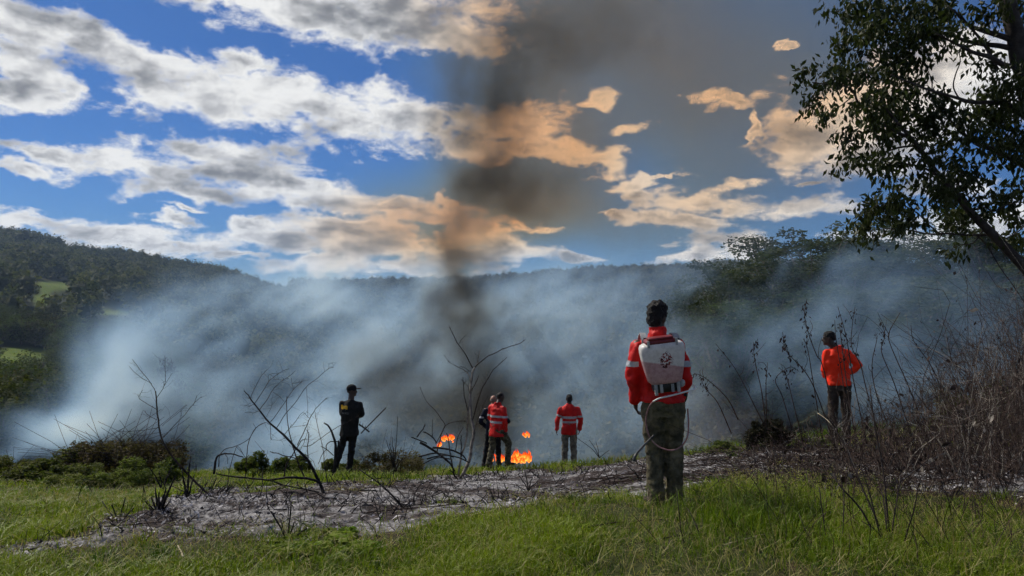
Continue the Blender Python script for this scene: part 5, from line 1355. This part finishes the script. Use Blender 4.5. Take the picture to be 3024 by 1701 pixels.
bull = [(0, .55), (.08, .72), (.02, .86), (.10, .95), (.18, .86), (.26, .92), (.30, .80), (.45, .76), (.62, .78), (.78, .82), (.93, .80), (1.0, .66), (1.0, .30), (.96, .02), (.90, .02), (.90, .28), (.82, .36), (.80, .02), (.72, .02), (.70, .34), (.45, .32), (.40, .02), (.31, .02), (.31, .30), (.24, .26), (.22, .02), (.15, .02), (.16, .34), (.12, .46), (.05, .44)]
sB = 14.8 / F_PX
on_back([((1009 - 1012 + 22 * x) * sB, (1408 - 1214 + 19 * (.24 + .76 * z if z < .3 else z)) * sB) for x, z in bull], VB, shB, 'bull_emblem', M_YEL, pB)
for zz in (1219.5, 1222.5):
    on_back([((1006 - 1012) * sB, (1408 - zz) * sB), ((1034 - 1012) * sB, (1408 - zz - .5) * sB), ((1034 - 1012) * sB, (1408 - zz + .8) * sB), ((1006 - 1012) * sB, (1408 - zz + 1.3) * sB)], VB, shB, 'printed_line', M_PRT, pB)
def rake():
    o = np.array(B_loc); L = lambda px, py, y: P(px, py, 14.8 + y) - o
    root = empty('rake', B_loc); tag(root, 'thin-handled rake held in front of the person in black', 'rake')
    M_RK = material('dark tool wood', (.03, .025, .022), .3, 20, .8, .2)
    mb = MB(); mb.tube([L(1066, 1280, .26), L(1079, 1266, .26), L(1140, 1204, .30)], .013, 7); mb.build('handle', M_RK, root, True)
    mb = MB(); mb.tube([L(1060, 1253, .22), L(1072, 1261, .24), L(1091, 1276, .26)], .016, 6); hd = mb.build('head', M_PLASTK, root)
    for x, y in ((1062, 1254), (1070, 1260), (1078, 1266), (1086, 1272)):
        mb = MB(); mb.tube([L(x, y, .24), L(x + 2, y - 9, .20)], [.008, .005], 5); mb.build('tine', M_PLASTK, hd)
rake()

# ---- the stepping person in red by the flames
C_loc = stand(1466, 17.0)
pC, (shC, VC, NC), aC, HC, _ = person('person in a red shirt with silver bands and camouflage trousers, one foot forward', C_loc, R(-42),
    dict(hipL=(-.10, 0, .91), kneeL=(-.10, -.04, .5), ankL=(-.10, -.16, .10), hipR=(.10, .02, .91), kneeR=(.11, .30, .60), ankR=(.10, .26, .16),
         shL=(-.19, .04, 1.45), elL=(-.25, .05, 1.17), wrL=(-.20, .20, .98), shR=(.19, .04, 1.44), elR=(.235, .03, 1.16), wrR=(.215, .10, .90), curl=.8),
    M_RED, M_CAMO, M_SKIN, M_HAIR, .012, 1.0, .78, -12, -16, (0, .135, 1.665), (0, .05), 1.05, flat_hair, True, None, 1.0, 8)
band('reflective_band', shC, VC, NC, lambda c: (c[:, 2] > 1.215) & (c[:, 2] < 1.265), M_REFL, pC)
band('reflective_band', shC, VC, NC, lambda c: (c[:, 2] > 1.09) & (c[:, 2] < 1.135) & (np.abs(c[:, 0]) < .19), M_REFL, pC)

# ---- the person in navy behind, hands on hips
D_loc = stand(1457, 18.0, .05)
def fringe(h): h.ball((0, -.03, .005), (.079, .078, .055), 20)
pD, (shD, VD, ND), aD, HD, _ = person('person in navy work clothes standing behind the stepping red shirt, elbows out', D_loc, 0.0,
    dict(hipL=(-.10, 0, .92), kneeL=(-.17, .02, .5), ankL=(-.23, 0, .10), hipR=(.10, 0, .92), kneeR=(.12, .02, .5), ankR=(.13, 0, .10),
         shL=(-.19, 0, 1.46), elL=(-.31, .02, 1.18), wrL=(-.17, .12, 1.03), shR=(.19, 0, 1.46), elR=(.36, .02, 1.18), wrR=(.20, .12, 1.03)),
    M_NAVY, M_DARKT, M_SKIN2, M_GREY, .013, 1.0, .86, 0, 0, (0, .03, 1.70), (0, 0), .9, fringe, True, None, 1.0, 11)
for sd in (-1, 1):
    band('reflective_band', shD, VD, ND, lambda c: (c[:, 2] > 1.27) & (c[:, 2] < 1.31) & (sd * c[:, 0] > .23), M_REFL, pD)

# ---- the person in red seen straight from behind
E_loc = stand(1681, 18.0)
pE, (shE, VE, NE), aE, HE, _ = person('person in a red shirt with silver bands and grey khaki trousers seen from behind', E_loc, 0.0,
    dict(hipL=(-.10, 0, .90), kneeL=(-.105, .02, .5), ankL=(-.115, -.02, .10), hipR=(.10, 0, .90), kneeR=(.105, .02, .5), ankR=(.115, -.02, .10),
         shL=(-.20, 0, 1.40), elL=(-.285, -.02, 1.12), wrL=(-.30, .04, .88), shR=(.20, 0, 1.40), elR=(.275, -.02, 1.12), wrR=(.255, .06, .88)),
    M_RED, M_KHAKI, M_SKIN, M_HAIR, .012, 1.0, .78, 4, 4, (0, .02, 1.635), (0, 0), 1.05, None, True, None, 1.0, 14)
band('reflective_band', shE, VE, NE, lambda c: (c[:, 2] > 1.175) & (c[:, 2] < 1.225) & (np.abs(c[:, 0]) < .185), M_REFL, pE)
band('reflective_band', shE, VE, NE, lambda c: (c[:, 2] > 1.065) & (c[:, 2] < 1.112) & (np.abs(c[:, 0]) < .18), M_REFL, pE)
band('reflective_band', shE, VE, NE, lambda c: (c[:, 2] + .4 * (c[:, 0] + .25) > 1.215) & (c[:, 2] + .4 * (c[:, 0] + .25) < 1.262) & (c[:, 0] < -.19), M_REFL, pE)
band('reflective_band', shE, VE, NE, lambda c: (c[:, 2] > 1.20) & (c[:, 2] < 1.24) & (c[:, 0] > .20), M_REFL, pE)

# ---- the person in orange behind the weeds
F_loc = (P(2480, 1300, 12)[0], 12.0, P(2480, 1300, 12)[2])
def crop(h): h.ball((0, -.010, .040), (.080, .098, .080), 22); h.ball((0, -.05, .0), (.072, .056, .06), 16)
pF, (shF, VF, NF), aF, HF, _ = person('person in a fluorescent orange shirt behind the dry weeds, one hand on hip', F_loc, 0.0,
    dict(hipL=(-.10, 0, .92), hipR=(.09, 0, .92), shL=(-.205, 0, 1.43), elL=(-.22, .06, 1.14), wrL=(-.14, .22, 1.02), shR=(.12, 0, 1.43), elR=(.285, -.06, 1.22), wrR=(.17, -.01, 1.10), curl=.9),
    M_ORG, M_BRWNT, M_SKIN, M_HAIR, .011, 1.0, .89, 68, -4, (-.165, .03, 1.655), (-.06, 0), 1.0, crop, True, 'R', 1.0, 17)

# ------------------------------------------------------------------ smoke: real volumes on voxel grids
def smoke_material(name, scat, absb, aniso, dens):
    """scatter and absorption colours (per unit density), anisotropy, extinction per metre at density 1"""
    m = bpy.data.materials.new(name); m.use_nodes = True
    t = m.node_tree; t.nodes.clear(); q = NT(t)
    d = q.m('MULTIPLY', q('ShaderNodeAttribute', attribute_name='density', out=2), dens)
    s = q('ShaderNodeVolumeScatter', {'Color': scat, 'Density': d, 'Anisotropy': aniso})
    if absb:
        k = max(absb)
        a = q('ShaderNodeVolumeAbsorption', {'Color': tuple(1 - x / k for x in absb), 'Density': q.m('MULTIPLY', d, k)})
        s = q('ShaderNodeAddShader', {0: s, 1: a})
    q('ShaderNodeOutputMaterial', {1: s}, out=None)
    return m

def smoke_volume(name, label, lo, hi, vox, field, mat, cat='smoke'):
    """field(q, pos) builds the density socket inside a geometry-node tree"""
    g = bpy.data.node_groups.new(name, 'GeometryNodeTree')
    g.interface.new_socket('Geometry', in_out='OUTPUT', socket_type='NodeSocketGeometry')
    q = NT(g)
    pos = q('GeometryNodeInputPosition')
    den = field(q, pos)
    res = [max(8, int((b - a) / vox)) for a, b in zip(lo, hi)]
    vc = q('GeometryNodeVolumeCube', {'Density': den, 'Background': 0.0, 'Min': lo, 'Max': hi, 'Resolution X': res[0], 'Resolution Y': res[1], 'Resolution Z': res[2]})
    sm = q('GeometryNodeSetMaterial', {0: vc, 'Material': mat})
    q('NodeGroupOutput', {0: sm}, out=None)
    me = bpy.data.meshes.new(name)
    o = link(name, me, mat)
    o.modifiers.new('smoke', 'NODES').node_group = g
    mat.cycles.volume_step_rate = 1.0 if hasattr(mat, 'cycles') else 1.0
    return tag(o, label, cat, kind='stuff')

def puffs(q, pos, blobs, scale, stretch=(1, 1, 1), detail=4.0, warp=0.5, lo=.35, hi=.75, floor=.0, seed=0.0, dw=(0, 0, 0), dscale=.1, tilt=0.0):
    wp = q.noise(q.v('ADD', pos, (seed * 3, 1.7, seed)), dscale, 3.0, .55, out=1)
    pos = q.v('ADD', pos, q.v('MULTIPLY', q.v('SUBTRACT', wp, (.5, .5, .5)), dw))
    pn = q('ShaderNodeVectorRotate', {'Vector': q.v('ADD', pos, (seed, seed * .7, -seed)), 'Axis': (0, 1, 0), 'Angle': R(tilt)}, rotation_type='AXIS_ANGLE')
    pn = q.v('MULTIPLY', pn, stretch)
    nz = q.noise(pn, scale, detail, .58, .6)
    tot = None
    for (c, r, w) in blobs:
        l = q.v('LENGTH', q.v('DIVIDE', q.v('SUBTRACT', pos, tuple(c)), tuple(r)), out=1)
        l = q.m('ADD', l, q.m('MULTIPLY', q.m('SUBTRACT', nz, .5), -2 * warp))
        f = q.m('MULTIPLY', q.step(l, 1.0, .15), w)
        tot = f if tot is None else q.m('ADD', tot, f)
    n2 = q.noise(pn, scale * 2.7, 3.0, .55)
    n3 = q.noise(pn, scale * 6.5, 3.0, .6, .4)
    tex = q.m('ADD', q.m('MULTIPLY', nz, .44), q.m('ADD', q.m('MULTIPLY', n2, .32), q.m('MULTIPLY', n3, .24)))
    return q.m('MULTIPLY', tot, q.step(tex, lo, hi, floor, 1.0))

M_WHITE = smoke_material('pale wood smoke', (.42, .67, 1.0), (.05, .05, .05), .35, .225)
M_DARK = smoke_material('dark smoke column', (.11, .115, .12), (.62, .68, .76), .1, 1.35)
M_VEIL = smoke_material('thin smoke drifting overhead', (.20, .325, .55), (.05, .48, .95), .1, .15)

def pb(px, py, d, rx, ry, rz, w):
    return (P(px, py, d), (rx * d / F_PX, ry, rz * d / F_PX), w)     # half extents: rx, rz as seen, ry in metres

def f_valley(q, pos):
    B = [pb(860,1180,38, 460,12,170, 1.0), pb(330,1285,34, 330,9,85, 1.1), pb(640,1010,46, 260,12,170, .75), pb(1130,1010,52, 420,16,230, .75),
         pb(1700,1080,44, 420,14,260, .55), pb(1250,1260,30, 480,7,140, .8), pb(1960,1220,36, 180,8,130, .6), pb(1000,900,70, 560,18,120, .5), pb(1650,930,70, 420,18,170, .4),
         pb(415,1030,44, 70,6,120,.75), pb(520,1170,40, 300,10,130,.95), pb(250,1240,38, 260,8,80,.8), pb(130,1260,40, 160,8,60,.6), pb(2450,830,60, 430,6,150,.28), pb(2350,1060,56, 440,9,270,.32), pb(2780,1000,52, 460,9,290,.34), pb(1500,830,82, 800,6,95,.5), pb(800,840,82, 340,6,80,.35), pb(750,1300,27, 640,4,110,1.2), pb(1650,1250,28, 560,4,130,.9), pb(100,1320,27.5, 320,3.5,55,1.0), pb(1200,1290,28, 500,4,110,1.0)]
    return puffs(q, pos, B, .13, (.62, .7, 1.45), 6.0, .80, .45, .60, .05, 0.0, (14, 8, 9), .055, 38)
smoke_volume('smoke', 'pale blue-white smoke filling the valley behind the people', (-44, 22.5, -22), (44, 90, 8.5), .32, f_valley, M_WHITE)

def f_column(q, pos):
    B = [pb(1440,1300,22.5, 143,.9,90, 1.35), pb(1410,1210,23, 182,1.0,110, 1.20), pb(1385,1100,23.5, 195,1.1,120, 1.12), pb(1372,990,24, 236,1.2,120, 1.20), pb(1372,880,24.5, 176,1.2,110, 1.72), pb(1385,780,25, 159,1.2,100, 1.20), pb(1400,690,25.5, 152,1.2,100, 0.69),
         pb(1420,600,26.5, 219,1.4,100, 0.94), pb(1425,525,27, 195,1.5,90, 1.45), pb(1395,430,28, 169,1.6,100, 0.52), pb(1400,330,29.5, 182,1.8,110, 0.52), pb(1410,240,30.5, 247,2,120, 0.69), pb(1540,150,32, 300,2.4,160, 0.40), pb(1720,60,34, 380,2.6,190, 0.34), pb(1500,340,30, 286,2,150, 0.29),
         pb(1170,1080,24, 195,1.6,110, 0.38), pb(1250,1200,24, 260,1.6,130, 0.60), pb(1560,520,29, 286,2,150, 0.32), pb(1520,1210,23, 169,1.2,130, 0.52)]
    return puffs(q, pos, B, .5, (1, 1, .7), 6.0, .60, .34, .66, .08, 3.1, (4.2, 2.2, 2.6), .34)
smoke_volume('smoke_column', 'dark grey-brown smoke column rising from the flames', (-7, 21, -4), (7, 38, 18), .17, f_column, M_DARK)

def f_veil(q, pos):
    B = [pb(1650,120,44, 640,9,440, .9), pb(1560,450,40, 480,8,300, 1.2), pb(2150,430,46, 560,9,380, .5), pb(1330,640,36, 470,6,190, 1.5), pb(1700,-250,48, 900,10,380, .6), pb(2350,130,48, 700,8,420, .5), pb(1130,690,40, 380,6,150,.75), pb(1760,640,40, 500,6,180,.8)]
    return puffs(q, pos, B, .06, (1, 1, .6), 4.0, .32, .2, .8, .38, 9.0, (9, 5, 9), .06)
smoke_volume('smoke_veil', 'thin brown-grey smoke spread across the sky above the fire', (-15, 28, .5), (42, 62, 36), .6, f_veil, M_VEIL)

# ------------------------------------------------------------------ the air itself
def haze():
    m = bpy.data.materials.new('haze'); m.use_nodes = True; t = m.node_tree; t.nodes.clear(); q = NT(t)
    v = q('ShaderNodeVolumePrincipled', {'Color': (.48, .68, 1.0), 'Density': .00018, 'Anisotropy': .2})
    q('ShaderNodeOutputMaterial', {1: v}, out=None)
    mb = MB(); mb.box((0, 2000, 45), (9000, 2600, 90)); o = mb.build('haze', m); tag(o, 'faint blue haze in the air over the valley', 'haze', kind='stuff')
haze()
